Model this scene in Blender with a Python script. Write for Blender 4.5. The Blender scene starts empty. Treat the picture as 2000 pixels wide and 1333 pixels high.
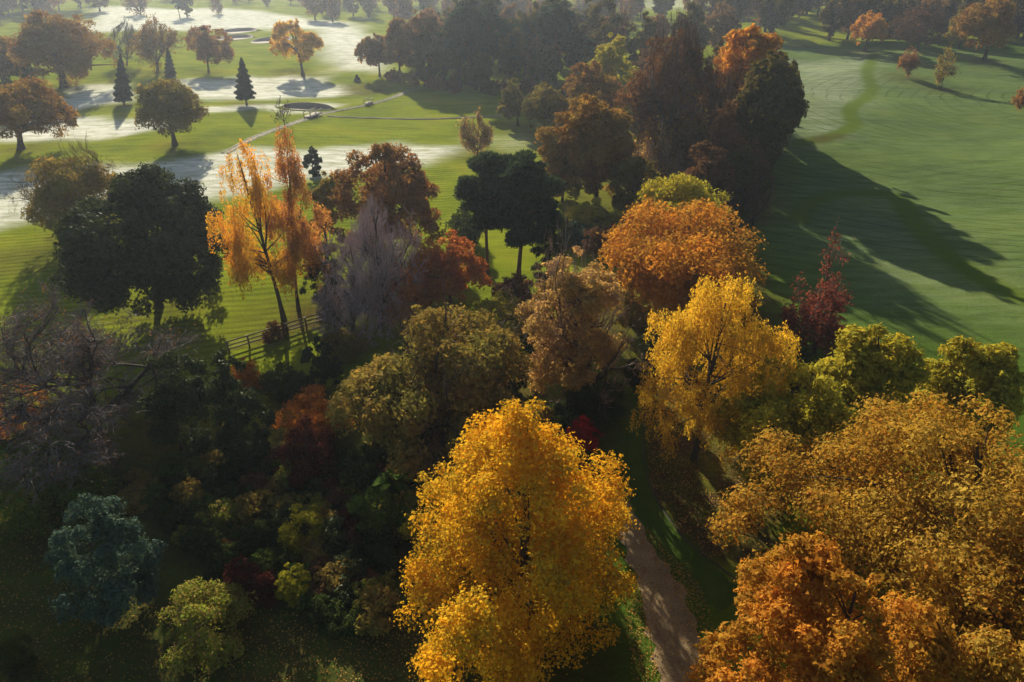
import bpy, math
import numpy as np
from mathutils import Vector

# ------------------------------------------------------------------ camera, sky, sun, exposure
sc = bpy.context.scene
col = sc.collection
CAMZ, PITCH, F = 30.0, math.radians(30.5), 1333.0       # a drone 30 m up, 24 mm lens, photo 2000 x 1333
cam_d = bpy.data.cameras.new('camera'); cam_d.sensor_width = 36; cam_d.lens = 24
cam_d.clip_start = 0.5; cam_d.clip_end = 9000
cam = bpy.data.objects.new('camera', cam_d); col.objects.link(cam)
cam.location = (0, 0, CAMZ); cam.rotation_euler = (math.pi / 2 - PITCH, 0, 0)
sc.camera = cam
SUN_EL, SUN_AZ = math.radians(22), math.radians(-19)     # azimuth from +Y, negative = left
w = bpy.data.worlds.new('World'); sc.world = w; w.use_nodes = True
nt = w.node_tree; nt.nodes.clear()
sky = nt.nodes.new('ShaderNodeTexSky'); sky.sky_type = 'NISHITA'; sky.sun_disc = False
sky.sun_elevation = SUN_EL; sky.sun_rotation = SUN_AZ; sky.dust_density = 1.5
bg = nt.nodes.new('ShaderNodeBackground'); bg.inputs['Strength'].default_value = 0.05
wo = nt.nodes.new('ShaderNodeOutputWorld')
nt.links.new(sky.outputs[0], bg.inputs[0]); nt.links.new(bg.outputs[0], wo.inputs[0])
sl = bpy.data.lights.new('sun', 'SUN'); sl.energy = 5.0; sl.angle = math.radians(0.5); sl.color = (1.0, 0.90, 0.74)
so = bpy.data.objects.new('sun', sl); col.objects.link(so); so.location = (-40, 60, 60)
sdir = Vector((math.sin(SUN_AZ) * math.cos(SUN_EL), math.cos(SUN_AZ) * math.cos(SUN_EL), math.sin(SUN_EL)))
so.rotation_euler = (-sdir).to_track_quat('-Z', 'Y').to_euler()
sc.view_settings.view_transform = 'Standard'; sc.view_settings.look = 'None'
sc.view_settings.exposure = 1.08; sc.view_settings.gamma = 1.0
sc.render.engine = 'CYCLES'
cy = sc.cycles
cy.max_bounces = 5; cy.diffuse_bounces = 3; cy.glossy_bounces = 1; cy.transmission_bounces = 3
cy.volume_bounces = 0; cy.transparent_max_bounces = 4; cy.caustics_reflective = False; cy.caustics_refractive = False
cy.sample_clamp_indirect = 4.0
cy.use_denoising = True

# ------------------------------------------------------------------ pixel -> place
SP, CP = math.sin(PITCH), math.cos(PITCH)

def height(x, y):
    x = np.asarray(x, float); y = np.asarray(y, float)
    k = np.clip((y - 55) / 90, 0, 1); k = k * k * (3 - 2 * k)
    r = np.clip((x - 22) / 30, 0, 1)
    h = k * (0.55 * np.sin(x / 21 + 1.0) * np.sin(y / 27 + .5) + 0.35 * np.sin(x / 9.5 + y / 17))
    h = h + r * (0.34 * np.sin(y / 6.5 + x / 19 + np.sin(x / 9)) + 0.6 * np.sin(x / 12 - y / 15)) * np.clip((y - 40) / 30, 0, 1)
    far = np.clip((y - 430) / 900, 0, 1)
    return h + far * far * 60

def ray(px, py):
    x = (px - 1000) / F; v = (666.5 - py) / F
    return np.array([x, CP + v * SP, -SP + v * CP])

def at(px, py, lift=0.0):
    d = ray(px, py); z = 0.0
    for _ in range(12):
        t = (z - CAMZ) / d[2]
        z = float(height(d[0] * t, d[1] * t))
    return np.array([d[0] * t, d[1] * t, z + lift])

def depth(Y, z): return Y * CP - (z - CAMZ) * SP

def pyof(Y, z): return 666.5 - F * (Y * SP + (z - CAMZ) * CP) / depth(Y, z)

# ------------------------------------------------------------------ materials
def new_mat(name):
    m = bpy.data.materials.new(name); m.use_nodes = True; m.node_tree.nodes.clear()
    return m, m.node_tree, m.node_tree.nodes.new('ShaderNodeOutputMaterial')

def N(t, kind, **kw):
    n = t.nodes.new(kind)
    for k, v in kw.items():
        if k.startswith('i_'): n.inputs[k[2:].replace('_', ' ')].default_value = v
        else: setattr(n, k, v)
    return n

def ramp(t, src, stops, interp='LINEAR'):
    r = t.nodes.new('ShaderNodeValToRGB'); r.color_ramp.interpolation = interp
    e = r.color_ramp.elements
    while len(e) < len(stops): e.new(0.5)
    for el, (p, c) in zip(e, stops):
        el.position = p; el.color = (c[0], c[1], c[2], 1) if len(c) == 3 else c
    t.links.new(src, r.inputs[0]); return r

def mixc(t, fac, a, b, mode='MIX'):
    m = t.nodes.new('ShaderNodeMix'); m.data_type = 'RGBA'; m.blend_type = mode
    for s, v in ((m.inputs[0], fac), (m.inputs[6], a), (m.inputs[7], b)):
        if hasattr(v, 'links'): t.links.new(v, s)
        elif isinstance(v, (int, float)): s.default_value = v
        else: s.default_value = (v[0], v[1], v[2], 1)
    return m.outputs[2]

def leaf_mat(name, cols, transl=0.45, patch=0.35, gloss=0.0, tint=None):
    """leaf colours differ from leaf to leaf; patches of the second tint run through the crown"""
    m, t, out = new_mat(name)
    geo = N(t, 'ShaderNodeNewGeometry')
    k = len(cols)
    r = ramp(t, geo.outputs['Random Per Island'], [(i / max(1, k - 1), c) for i, c in enumerate(cols)])
    tc = N(t, 'ShaderNodeTexCoord')
    no = N(t, 'ShaderNodeTexNoise', i_Scale=patch, i_Detail=2.0)
    t.links.new(tc.outputs['Object'], no.inputs['Vector'])
    base = r.outputs[0]
    if tint:
        pr = ramp(t, no.outputs['Fac'], [(0.42, (0, 0, 0)), (0.62, (1, 1, 1))])
        fm = N(t, 'ShaderNodeMath', operation='MULTIPLY'); t.links.new(pr.outputs[0], fm.inputs[0]); fm.inputs[1].default_value = 0.75
        base = mixc(t, fm.outputs[0], base, tint)
    va = ramp(t, no.outputs['Fac'], [(0.3, (.95, .95, .95)), (0.7, (1.4, 1.4, 1.4))])
    base = mixc(t, 1.0, base, va.outputs[0], 'MULTIPLY')
    d = N(t, 'ShaderNodeBsdfDiffuse'); tr = N(t, 'ShaderNodeBsdfTranslucent'); mx = N(t, 'ShaderNodeMixShader')
    t.links.new(base, d.inputs[0])
    t.links.new(mixc(t, 1.0, base, (1.25, 1.12, .7), 'MULTIPLY'), tr.inputs[0])
    mx.inputs[0].default_value = min(.6, transl * .9)
    t.links.new(d.outputs[0], mx.inputs[1]); t.links.new(tr.outputs[0], mx.inputs[2])
    last = mx
    if gloss:
        g = N(t, 'ShaderNodeBsdfGlossy', i_Roughness=.42); g.inputs[0].default_value = (1, 1, 1, 1)
        m2 = N(t, 'ShaderNodeMixShader'); m2.inputs[0].default_value = gloss
        t.links.new(last.outputs[0], m2.inputs[1]); t.links.new(g.outputs[0], m2.inputs[2]); last = m2
    t.links.new(last.outputs[0], out.inputs[0])
    return m

def rough_mat(name, a, b, scale=4.0, rough=.9, stretch=(1, 1, 1), bump=.3):
    m, t, out = new_mat(name)
    tc = N(t, 'ShaderNodeTexCoord'); mp = N(t, 'ShaderNodeMapping'); mp.inputs['Scale'].default_value = stretch
    t.links.new(tc.outputs['Object'], mp.inputs[0])
    no = N(t, 'ShaderNodeTexNoise', i_Scale=scale, i_Detail=5.0, i_Roughness=.65); t.links.new(mp.outputs[0], no.inputs['Vector'])
    r = ramp(t, no.outputs['Fac'], [(.3, a), (.7, b)])
    p = N(t, 'ShaderNodeBsdfPrincipled', i_Roughness=rough)
    p.inputs['Specular IOR Level'].default_value = .2
    t.links.new(r.outputs[0], p.inputs['Base Color'])
    if bump:
        bu = N(t, 'ShaderNodeBump', i_Strength=bump, i_Distance=.05); t.links.new(no.outputs['Fac'], bu.inputs['Height'])
        t.links.new(bu.outputs[0], p.inputs['Normal'])
    t.links.new(p.outputs[0], out.inputs[0]); return m

M = {}
def LM(k, cols, **kw): M[k] = leaf_mat('leaves_' + k, cols, **kw)
LM('gold', [(.52, .25, .013), (.58, .35, .018), (.64, .42, .03), (.43, .30, .025), (.26, .22, .03)], transl=.40, tint=(.54, .28, .012), patch=.3)
LM('plane', [(.38, .18, .022), (.34, .21, .03), (.25, .175, .03), (.35, .14, .02), (.40, .26, .03)], transl=.4, tint=(.27, .18, .028), patch=.28)
LM('plane_orange', [(.36, .16, .02), (.41, .22, .024), (.30, .13, .02), (.29, .2, .03)], transl=.42, tint=(.38, .145, .018), patch=.4)
LM('weep_gold', [(.52, .33, .025), (.58, .39, .03), (.45, .28, .03), (.38, .29, .035)], transl=.48, tint=(.46, .28, .03))
LM('weep_orange', [(.50, .27, .02), (.52, .34, .025), (.44, .20, .02), (.54, .40, .03)], transl=.5, tint=(.50, .22, .02), patch=.22)
LM('birch_red', [(.36, .15, .05), (.42, .19, .05), (.28, .12, .04), (.42, .26, .05)], transl=.5)
LM('russet', [(.26, .11, .04), (.32, .14, .05), (.20, .09, .035), (.30, .18, .05)], transl=.45, tint=(.16, .10, .03), patch=.3)
LM('oak_orange', [(.22, .105, .03), (.26, .13, .034), (.17, .085, .026), (.21, .14, .034)], transl=.45, tint=(.20, .14, .03), patch=.25)
LM('oak_bright', [(.40, .19, .028), (.46, .25, .032), (.34, .15, .025), (.36, .25, .035)], transl=.45, tint=(.42, .17, .022), patch=.25)
LM('oak_olive', [(.16, .125, .026), (.20, .15, .03), (.12, .10, .022), (.23, .155, .032)], transl=.42, tint=(.13, .13, .03), patch=.25)
LM('olive_gold', [(.32, .28, .03), (.40, .34, .035), (.25, .24, .025), (.44, .32, .03)], transl=.45, tint=(.20, .21, .03), patch=.3)
LM('olive_brown', [(.24, .155, .04), (.29, .19, .05), (.18, .14, .035), (.26, .21, .05)], transl=.4, tint=(.15, .15, .035), patch=.28)
LM('tan', [(.36, .24, .08), (.42, .28, .09), (.30, .19, .07), (.34, .26, .07)], transl=.45, tint=(.34, .21, .11), patch=.28)
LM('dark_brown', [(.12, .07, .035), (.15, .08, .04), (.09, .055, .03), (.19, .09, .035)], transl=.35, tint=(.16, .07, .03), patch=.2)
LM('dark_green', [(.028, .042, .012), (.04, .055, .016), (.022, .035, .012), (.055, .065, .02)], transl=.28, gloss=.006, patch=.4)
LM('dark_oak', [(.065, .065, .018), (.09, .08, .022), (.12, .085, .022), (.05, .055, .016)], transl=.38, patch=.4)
LM('pine', [(.03, .052, .03), (.04, .065, .038), (.025, .045, .028), (.055, .075, .04)], transl=.3, patch=.5)
LM('spruce', [(.018, .036, .024), (.026, .045, .03), (.014, .03, .02)], transl=.15, patch=.5)
LM('blue_green', [(.05, .085, .065), (.07, .11, .085), (.04, .07, .05), (.09, .12, .07)], transl=.2, patch=.6)
LM('green', [(.07, .12, .02), (.10, .15, .025), (.05, .09, .016), (.12, .15, .03)], transl=.4, patch=.7)
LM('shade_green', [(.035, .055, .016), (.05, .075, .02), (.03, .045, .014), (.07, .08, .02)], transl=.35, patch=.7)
LM('yellow_green', [(.22, .22, .02), (.30, .27, .025), (.15, .17, .02), (.34, .28, .03)], transl=.45, patch=.9)
LM('rhodo', [(.13, .18, .025), (.19, .22, .03), (.26, .22, .04), (.24, .15, .08)], transl=.35, patch=.9)
LM('maroon', [(.07, .02, .015), (.095, .028, .018), (.055, .017, .013)], transl=.35, patch=.7)
LM('red', [(.17, .04, .03), (.21, .06, .045), (.12, .03, .025), (.16, .08, .045)], transl=.4, patch=.6)
LM('crimson', [(.30, .015, .02), (.38, .02, .025), (.2, .012, .015)], transl=.4, patch=.9)
LM('acer_orange', [(.42, .14, .02), (.48, .20, .03), (.32, .09, .02), (.26, .12, .03)], transl=.45, patch=.7)
LM('fire', [(.46, .14, .03), (.52, .17, .04), (.36, .10, .03), (.30, .13, .03)], transl=.45, patch=.3, tint=(.30, .16, .04))
LM('haze_brown', [(.16, .10, .05), (.20, .12, .06), (.13, .09, .05)], transl=.35, patch=.2)
LM('haze_olive', [(.10, .09, .035), (.13, .11, .04), (.08, .075, .03)], transl=.35, patch=.2)
LM('haze_rust', [(.19, .105, .05), (.23, .13, .06), (.15, .085, .045)], transl=.4, patch=.2)
LM('fallen', [(.30, .15, .03), (.36, .22, .05), (.22, .10, .03), (.42, .30, .08)], transl=.2, patch=.9)
M['twig_purple'] = rough_mat('twig_purple', (.28, .21, .205), (.42, .33, .32), 1.2, bump=0)
M['twig_pink'] = rough_mat('twig_pink', (.28, .19, .15), (.38, .27, .21), 1.2, bump=0)
M['twig_brown'] = rough_mat('twig_brown', (.085, .05, .035), (.14, .085, .055), 1.2, bump=0)
M['twig_grey'] = rough_mat('twig_grey', (.12, .10, .095), (.21, .18, .17), 1.2, bump=0)
M['twig_dark'] = rough_mat('twig_dark', (.11, .09, .082), (.21, .175, .16), 1.2, bump=0)
M['twig_tan'] = rough_mat('twig_tan', (.20, .13, .07), (.28, .18, .09), 1.2, bump=0)
M['bark'] = rough_mat('bark', (.035, .027, .02), (.085, .07, .052), 6, stretch=(1, 1, .25))
M['bark_pine'] = rough_mat('bark_pine', (.06, .035, .022), (.13, .075, .045), 5, stretch=(1, 1, .3))
M['bark_birch'] = rough_mat('bark_birch', (.06, .05, .04), (.20, .18, .15), 3, stretch=(1, 1, 1.5))
M['timber'] = rough_mat('timber', (.16, .13, .09), (.30, .25, .18), 8, stretch=(1, 1, 4))
M['pale_timber'] = rough_mat('pale_timber', (.26, .23, .18), (.38, .34, .28), 8)
M['bank'] = rough_mat('bank', (.08, .08, .025), (.26, .23, .12), 1.2)
M['stone'] = rough_mat('stone', (.13, .12, .105), (.24, .22, .20), 5)
M['sand'] = rough_mat('sand', (.20, .155, .11), (.28, .22, .16), 3, bump=.15)
M['water'] = rough_mat('water', (.012, .014, .012), (.02, .022, .018), 2, rough=.12, bump=.05)

# ------------------------------------------------------------------ mesh helpers
class Geo:
    def __init__(s): s.v, s.f, s.m, s.n = [], [], [], 0
    def add(s, v, f, mi=0):
        v = np.asarray(v, np.float32).reshape(-1, 3); f = np.asarray(f, np.int64)
        s.v.append(v); s.f.append(f + s.n); s.m.append(mi); s.n += len(v)
    def mesh(s, name, mats, smooth=False):
        me = bpy.data.meshes.new(name)
        if s.n:
            V = np.concatenate(s.v); tot = np.concatenate([f.ravel() for f in s.f]).astype(np.int32)
            cnt = np.concatenate([np.full(len(f), f.shape[1], np.int32) for f in s.f])
            mi = np.concatenate([np.full(len(f), k, np.int32) for f, k in zip(s.f, s.m)])
            me.vertices.add(len(V)); me.vertices.foreach_set('co', V.ravel())
            me.loops.add(len(tot)); me.loops.foreach_set('vertex_index', tot)
            me.polygons.add(len(cnt)); st = np.concatenate([[0], np.cumsum(cnt)[:-1]]).astype(np.int32)
            me.polygons.foreach_set('loop_start', st); me.polygons.foreach_set('loop_total', cnt)
            me.polygons.foreach_set('material_index', mi)
            if smooth: me.polygons.foreach_set('use_smooth', np.ones(len(cnt), bool))
            me.update(calc_edges=True)
        for x in (mats if isinstance(mats, (list, tuple)) else [mats]): me.materials.append(M[x] if isinstance(x, str) else x)
        return me
    def obj(s, name, mats, parent=None, smooth=False, kind=None):
        o = bpy.data.objects.new(name, s.mesh(name, mats, smooth)); col.objects.link(o)
        if parent is not None: o.parent = parent
        if kind: o['kind'] = kind
        return o

def tube(g, P, R, sides=6, mi=0):
    P = np.asarray(P, float); R = np.asarray(R, float); n = len(P)
    T = np.gradient(P, axis=0); T /= np.linalg.norm(T, axis=1)[:, None] + 1e-9
    ref = np.where(np.abs(T[:, 2:3]) > .9, [[1., 0, 0]], [[0., 0, 1.]])
    A = np.cross(T, ref); A /= np.linalg.norm(A, axis=1)[:, None] + 1e-9; B = np.cross(T, A)
    a = np.linspace(0, 2 * math.pi, sides, endpoint=False)
    V = P[:, None] + R[:, None, None] * (np.cos(a)[None, :, None] * A[:, None] + np.sin(a)[None, :, None] * B[:, None])
    i = np.arange(n - 1)[:, None] * sides; j = np.arange(sides)[None]; k = (j + 1) % sides
    g.add(V, np.stack([i + j, i + k, i + sides + k, i + sides + j], -1).reshape(-1, 4), mi)

def box(g, c, s, mi=0, rz=0.0):
    v = np.array([[x, y, z] for z in (-.5, .5) for y in (-.5, .5) for x in (-.5, .5)]) * np.array(s)
    if rz: v[:, :2] = v[:, :2] @ np.array([[math.cos(rz), math.sin(rz)], [-math.sin(rz), math.cos(rz)]])
    g.add(v + np.array(c), [[0, 2, 3, 1], [4, 5, 7, 6], [0, 1, 5, 4], [2, 6, 7, 3], [0, 4, 6, 2], [1, 3, 7, 5]], mi)

def unit(v): return v / (np.linalg.norm(v, axis=-1, keepdims=True) + 1e-9)

def leaves(g, P, Nn, s, rng, aspect=.62, axis=None, mi=0, fold=False):
    """one folded four-cornered leaf per point"""
    n = len(P)
    if axis is None: axis = rng.normal(size=(n, 3))
    t = axis - (axis * Nn).sum(1)[:, None] * Nn; t = unit(t); b = np.cross(Nn, t)
    s = np.asarray(s)[:, None] if np.ndim(s) else np.full((n, 1), s)
    a = t * s * .5; c = b * s * .5 * aspect; fo = Nn * s * .14
    if not fold:      # far enough away that one facet per leaf is all that shows
        V = np.stack([P - a * 1.15 - c * 1.1, P + a * 1.25 - c * .2, P - a * .1 + c * 1.45], 1).reshape(-1, 3)
        g.add(V, np.arange(n)[:, None] * 3 + [[0, 1, 2]], mi); return
    V = np.stack([P - a, P + c + fo, P + a, P - c + fo], 1).reshape(-1, 3)
    i = np.arange(n)[:, None] * 4
    g.add(V, np.concatenate([i + [[0, 1, 3]], i + [[1, 2, 3]]]), mi)

def ribbons(g, A, B, C, wd, rng, mi=0):
    """thin bent twigs A-B-C, each a tapering strip"""
    n = len(A); s = unit(np.cross(C - A, rng.normal(size=(n, 3)))) * (np.asarray(wd)[:, None] if np.ndim(wd) else wd) * .5
    V = np.stack([A - s, A + s, B - s * .7, B + s * .7, C], 1).reshape(-1, 3)
    i = np.arange(n)[:, None] * 5
    g.add(V, i + [[0, 1, 3, 2]], mi); g.add(V[:0], np.zeros((0, 3), int), mi)
    g.f.append((i + [[2, 3, 4]]) + g.n - len(V)); g.m.append(mi)

def thing(name, loc, label, cat, group=None):
    o = bpy.data.objects.new(name, None); col.objects.link(o); o.location = [float(q) for q in loc]
    o.empty_display_size = .3
    o['label'] = label; o['category'] = cat
    if group: o['group'] = group
    return o

PROF = {
    'broad': [(0, .45), (.12, .82), (.38, 1), (.68, .84), (.87, .56), (1, .16)],
    'tall':  [(0, .5), (.15, .85), (.4, 1), (.65, .86), (.85, .6), (1, .2)],
    'tulip': [(0, .78), (.12, .97), (.28, 1), (.5, .86), (.68, .66), (.84, .42), (1, .08)],
    'dome':  [(0, .9), (.25, 1), (.55, .88), (.8, .6), (1, .15)],
    'spire': [(0, .75), (.12, 1), (.5, .66), (.85, .25), (1, .03)],
    'egg':   [(0, .5), (.2, .95), (.4, 1), (.7, .75), (.9, .4), (1, .1)],
    'weep':  [(0, .9), (.3, 1), (.6, .92), (.85, .62), (1, .2)],
    'pine':  [(0, .35), (.25, .75), (.55, 1), (.8, .9), (1, .45)],
}
def prof(kind, t):
    p = PROF[kind]; return np.interp(t, [a for a, _ in p], [b for _, b in p])

def fit(bx, by, xl, xr, top, kind, cb):
    """where the thing stands on the ground, how high and wide it is, from its outline in the photograph"""
    B = at(bx, by); Y = B[1]
    tt = np.linspace(0, 1, 25); pr = prof(kind, tt)
    Hh = 8.0
    for _ in range(4):
        zm = B[2] + Hh * .6
        R = (xr - xl) / 2 / F * depth(Y, zm)
        lo, hi = .3, 40.0
        for _ in range(40):
            Hm = (lo + hi) / 2; zz = B[2] + Hm * (cb + (1 - cb) * tt)
            ty = np.minimum(pyof(Y + R * pr * .92, zz), pyof(Y, zz)).min()
            if ty > top: lo = Hm
            else: hi = Hm
        Hh = Hm
    zm = B[2] + Hh * (cb + 1) / 2
    dx = ((xl + xr) / 2 - 1000) / F * depth(Y, zm) - B[0]
    return B, Hh, R, dx

def skeleton(g, rng, H, R, dx, cb, targets, tr, mi=0, fork=.35, top=.85, sides=7, limbs=14, bend=.25, drop=0.0):
    """tapered trunk and limbs that reach into the crown"""
    zc = H * (cb + (1 - cb) * top)
    n = 9; t = np.linspace(0, 1, n)
    wob = np.cumsum(rng.normal(size=(n, 2)), 0) * tr * .35; wob[0] = 0
    P = np.stack([dx * t ** 1.3 + wob[:, 0] * t, wob[:, 1] * t, -.15 + (zc + .15) * t], 1)
    rad = tr * (1 - t * .86); rad[0] *= 1.5
    tube(g, P, rad, sides + 2, mi)
    out = []
    idx = rng.permutation(len(targets))[:limbs]
    for i in idx:
        c = targets[i]
        ts = np.clip(rng.uniform(fork, .92), 0, .95)
        if c[2] < zc * ts: ts = max(fork * .8, c[2] / zc * .8)
        st = np.array([np.interp(ts, t, P[:, k]) for k in range(3)]); r0 = np.interp(ts, t, rad) * .62
        k = np.linspace(0, 1, 6)[:, None]
        mid = (st + c) / 2 + np.array([0, 0, np.linalg.norm(c - st) * bend * .4]) + rng.normal(size=3) * np.linalg.norm(c - st) * .08
        Q = (1 - k) ** 2 * st + 2 * k * (1 - k) * mid + k ** 2 * c
        tube(g, Q, r0 * (1 - k[:, 0] * .85), 5, mi); out.append(Q)
    return P, out

def clumps(rng, K, R, H, cb, dx, kind, rcf=(.2, .36), inner=.62, yr=1.0):
    """big boughs set round the crown's outline, each carrying smaller leaf clumps, with gaps between the boughs"""
    if kind != 'tulip': K = int(K * 1.7) + 36
    f = (rcf[0] + rcf[1]) / 2; big = K > 230 and kind != 'tulip'
    L = max(13, int(K / (7 if big else 5.5)))
    t = (np.arange(L) + rng.uniform(.1, .9, L)) / L; t = np.clip(t ** {'tulip': 1.0, 'dome': 1.7, 'egg': 1.35}.get(kind, 1.15), .02, .97); ph = np.arange(L) * 2.399 + rng.normal(size=L) * .45
    pr = prof(kind, t) * R * (1 + .10 * np.sin(ph * 2 + rng.uniform(0, 6)) + {'tulip': .06, 'dome': .07, 'egg': .08}.get(kind, .12) * np.clip(rng.normal(size=L), -1.5, 1.1))
    rl = np.minimum(R * (rng.uniform(.30, .50, L) if kind == 'tulip' else rng.uniform(.38, .58, L)), np.maximum(pr * .8, R * .22))
    if big: rl = rl * .84
    rr = np.maximum(pr - rl * .85, 0) * np.where(rng.random(L) < .8, rng.uniform(.9, 1.06, L), rng.uniform(.2, .6, L))
    z0, z1 = H * cb, H
    z = z0 + rl * (.32 if kind in ('dome', 'egg') else .5) + t * np.maximum(z1 - z0 - rl * 1.35, .2) + rng.normal(size=L) * R * .04
    LC = np.stack([dx + np.cos(ph) * rr, np.sin(ph) * rr * yr, z], 1)
    k = rng.choice(L, K, p=rl ** 2 / (rl ** 2).sum())
    out = unit(np.stack([np.cos(ph), np.sin(ph), .5 + 0 * ph], 1))
    d = unit(rng.normal(size=(K, 3)) * .8 + out[k] * .6 + np.array([0, 0, .3]))
    f = (rcf[0] + rcf[1]) / 2
    rc = rl[k] * rng.uniform(.26, .54, K) * (max(f, .23) / .28)
    el = 1.35 if kind == 'tulip' else .95
    C = LC[k] + d * (np.maximum(rl[k] - rc * .7, 0) * rng.uniform(.62, 1.14, K))[:, None] * np.array([1, 1, el])
    C[:, 2] = np.maximum(C[:, 2], rc * .35)
    return C, rc

def clump_leaves(g, rng, C, rc, n, s, axis_c, flat=.78, fuzz=.12, aspect=.62, normal_up=.25, mi=0, droop=0, fold=False):
    wgt = rc ** 2; k = rng.choice(len(C), n, p=wgt / wgt.sum())
    out = unit(C[k] - axis_c)
    d = unit(rng.normal(size=(n, 3)) + out * .5 + np.array([0, 0, .3]))
    u = rng.random(n) ** .3
    u = np.where(rng.random(n) < fuzz, u * rng.uniform(1, 1.3, n), u)
    u = u * (1 + .22 * np.sin(d[:, 0] * 7 + k) * np.sin(d[:, 1] * 7 + 2 * k) + .1 * np.sin(d[:, 2] * 9 + 3 * k))
    P = C[k] + d * (rc[k] * u)[:, None] * np.array([1, 1, flat])
    P[:, 2] -= droop * rng.random(n) * rc[k]
    nn = unit(d * .8 + rng.normal(size=(n, 3)) * .5 + np.array([0, 0, normal_up]))
    leaves(g, P, nn, s * np.exp(rng.normal(size=n) * .28), rng, aspect, mi=mi, fold=fold)

def branching(rng, H, R, dx, cb, kind, tr, total, gt, droop=0.0, ratio=.62):
    """a tree grown by repeated forking, then fitted to the crown's outline; returns the finest twigs"""
    hb = H * max(cb, .12) * .9
    n0 = 6; a = np.arange(n0) * 6.283 / n0 + rng.uniform(-.4, .4, n0); up = rng.uniform(.35, 1.1, n0)
    d = unit(np.stack([np.cos(a), np.sin(a), up], 1)); d[0] = unit(np.array([.1, 0, 1.0]))
    S = np.tile([0., 0, hb], (n0, 1)); Ln = np.full(n0, max(R, (H - hb) * .6) * .62) * rng.uniform(.85, 1.2, n0)
    Rd = np.full(n0, tr * .6); levels = []
    per = max(3.0, (total / n0) ** .25)
    for lv in range(5):
        bend = rng.normal(size=d.shape) * .22
        Mi = S + unit(d + bend) * (Ln * .5)[:, None]
        E = Mi + unit(d - bend * .4 + np.array([0, 0, .08 - droop * lv * .22])) * (Ln * .5)[:, None]
        levels.append((S, Mi, E, Rd))
        if lv == 4: break
        m = int(round(per * (1.0 if lv else 1.1))); idx = np.repeat(np.arange(len(S)), m); n = len(idx)
        t = np.where(np.arange(n) % m == 0, 1.0, rng.uniform(.3, 1, n))[:, None]
        s0 = (1 - t) ** 2 * S[idx] + 2 * t * (1 - t) * Mi[idx] + t * t * E[idx]
        tg = unit(E[idx] - S[idx]); outw = unit(s0 - np.array([0, 0, hb]))
        nd = unit(tg * .62 + rng.normal(size=(n, 3)) * .62 + outw * .3 + np.array([0, 0, .04 - droop * .2]))
        Ln = Ln[idx] * ratio * rng.uniform(.6, 1.25, n); Rd = Rd[idx] * np.where(np.arange(n) % m == 0, .62, .45); S, d = s0, nd
    allE = np.concatenate([l[2] for l in levels[2:]])
    zt = np.percentile(allE[:, 2], 99); zb = hb
    nb = 12; tt = np.clip((allE[:, 2] - zb) / (zt - zb + 1e-6), 0, .999); rad = np.hypot(allE[:, 0], allE[:, 1])
    rq = np.array([np.percentile(rad[(tt * nb).astype(int) == b], 93) if ((tt * nb).astype(int) == b).sum() > 5 else R * .3 for b in range(nb)])
    def warp(Q):
        t_ = np.clip((Q[:, 2] - zb) / (zt - zb + 1e-6), 0, 1); tb = t_ * nb - .5
        q = np.interp(tb, np.arange(nb), rq); fr_ = np.clip(prof(kind, t_) * R / (q + 1e-6), .3, 2.2)
        kk = np.clip((Q[:, 2]) / (hb + 1e-6), 0, 1)
        f_ = 1 + (fr_ - 1) * .8
        hgt = np.where(Q[:, 2] > zb, H * max(cb, .12) * .9 + (Q[:, 2] - zb) / (zt - zb) * (H - H * max(cb, .12) * .9), Q[:, 2])
        return np.stack([Q[:, 0] * f_ + dx * np.clip(hgt / H, 0, 1), Q[:, 1] * f_, np.maximum(hgt, .15)], 1)
    k = np.linspace(0, 1, 6); zc = hb
    P = np.stack([dx * k * zc / H, 0 * k, -.15 + (zc + .25) * k], 1) + np.concatenate([np.zeros((1, 3)), rng.normal(size=(5, 3)) * tr * .12])
    rad0 = tr * (1 - k * .25); rad0[0] *= 1.5; tube(gt, P, rad0, 9)
    tw = []
    for lv, (S, Mi, E, Rd) in enumerate(levels):
        S, Mi, E = warp(S), warp(Mi), warp(E)
        if lv <= 2:
            for a_, b_, c_, r_ in zip(S, Mi, E, Rd):
                q = np.linspace(0, 1, 5)[:, None]; tube(gt, (1 - q) ** 2 * a_ + 2 * q * (1 - q) * b_ + q * q * c_, r_ * (1 - .5 * q[:, 0]), 5 if lv < 2 else 3)
        else: tw.append((S, Mi, E, Rd))
    return tw

SEED = [100]
def tree(name, shape, bx, by, xl, xr, top, mat, label, cat='tree', group=None, n=12000, s=.26, cb=.28, K=60, bark='bark',
         tr=None, twigs=0, twig_mat='twig_brown', tw=.022, limbs=16, rcf=(.2, .36), fork=.35, seed=None, yr=1.0, flat=.78, aspect=.62,
         strand=None, droop=0.0, thin=True):
    SEED[0] += 1; rng = np.random.default_rng(seed or SEED[0])
    pk = shape if shape in PROF else 'broad'
    B, H, R, dx = fit(bx, by, xl, xr, top, pk, cb)
    if not strand: n, s = (int(n * 1.1), s * 1.06) if s >= .16 else (int(n * 1.45), s * .86)
    o = thing(name, B, label, cat, group)
    build(o, rng, shape, pk, H, R, dx, mat, n, s, cb, K, bark, tr, twigs, twig_mat, tw, limbs, rcf, fork, yr, flat, aspect, strand, droop, thin)
    return o

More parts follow.
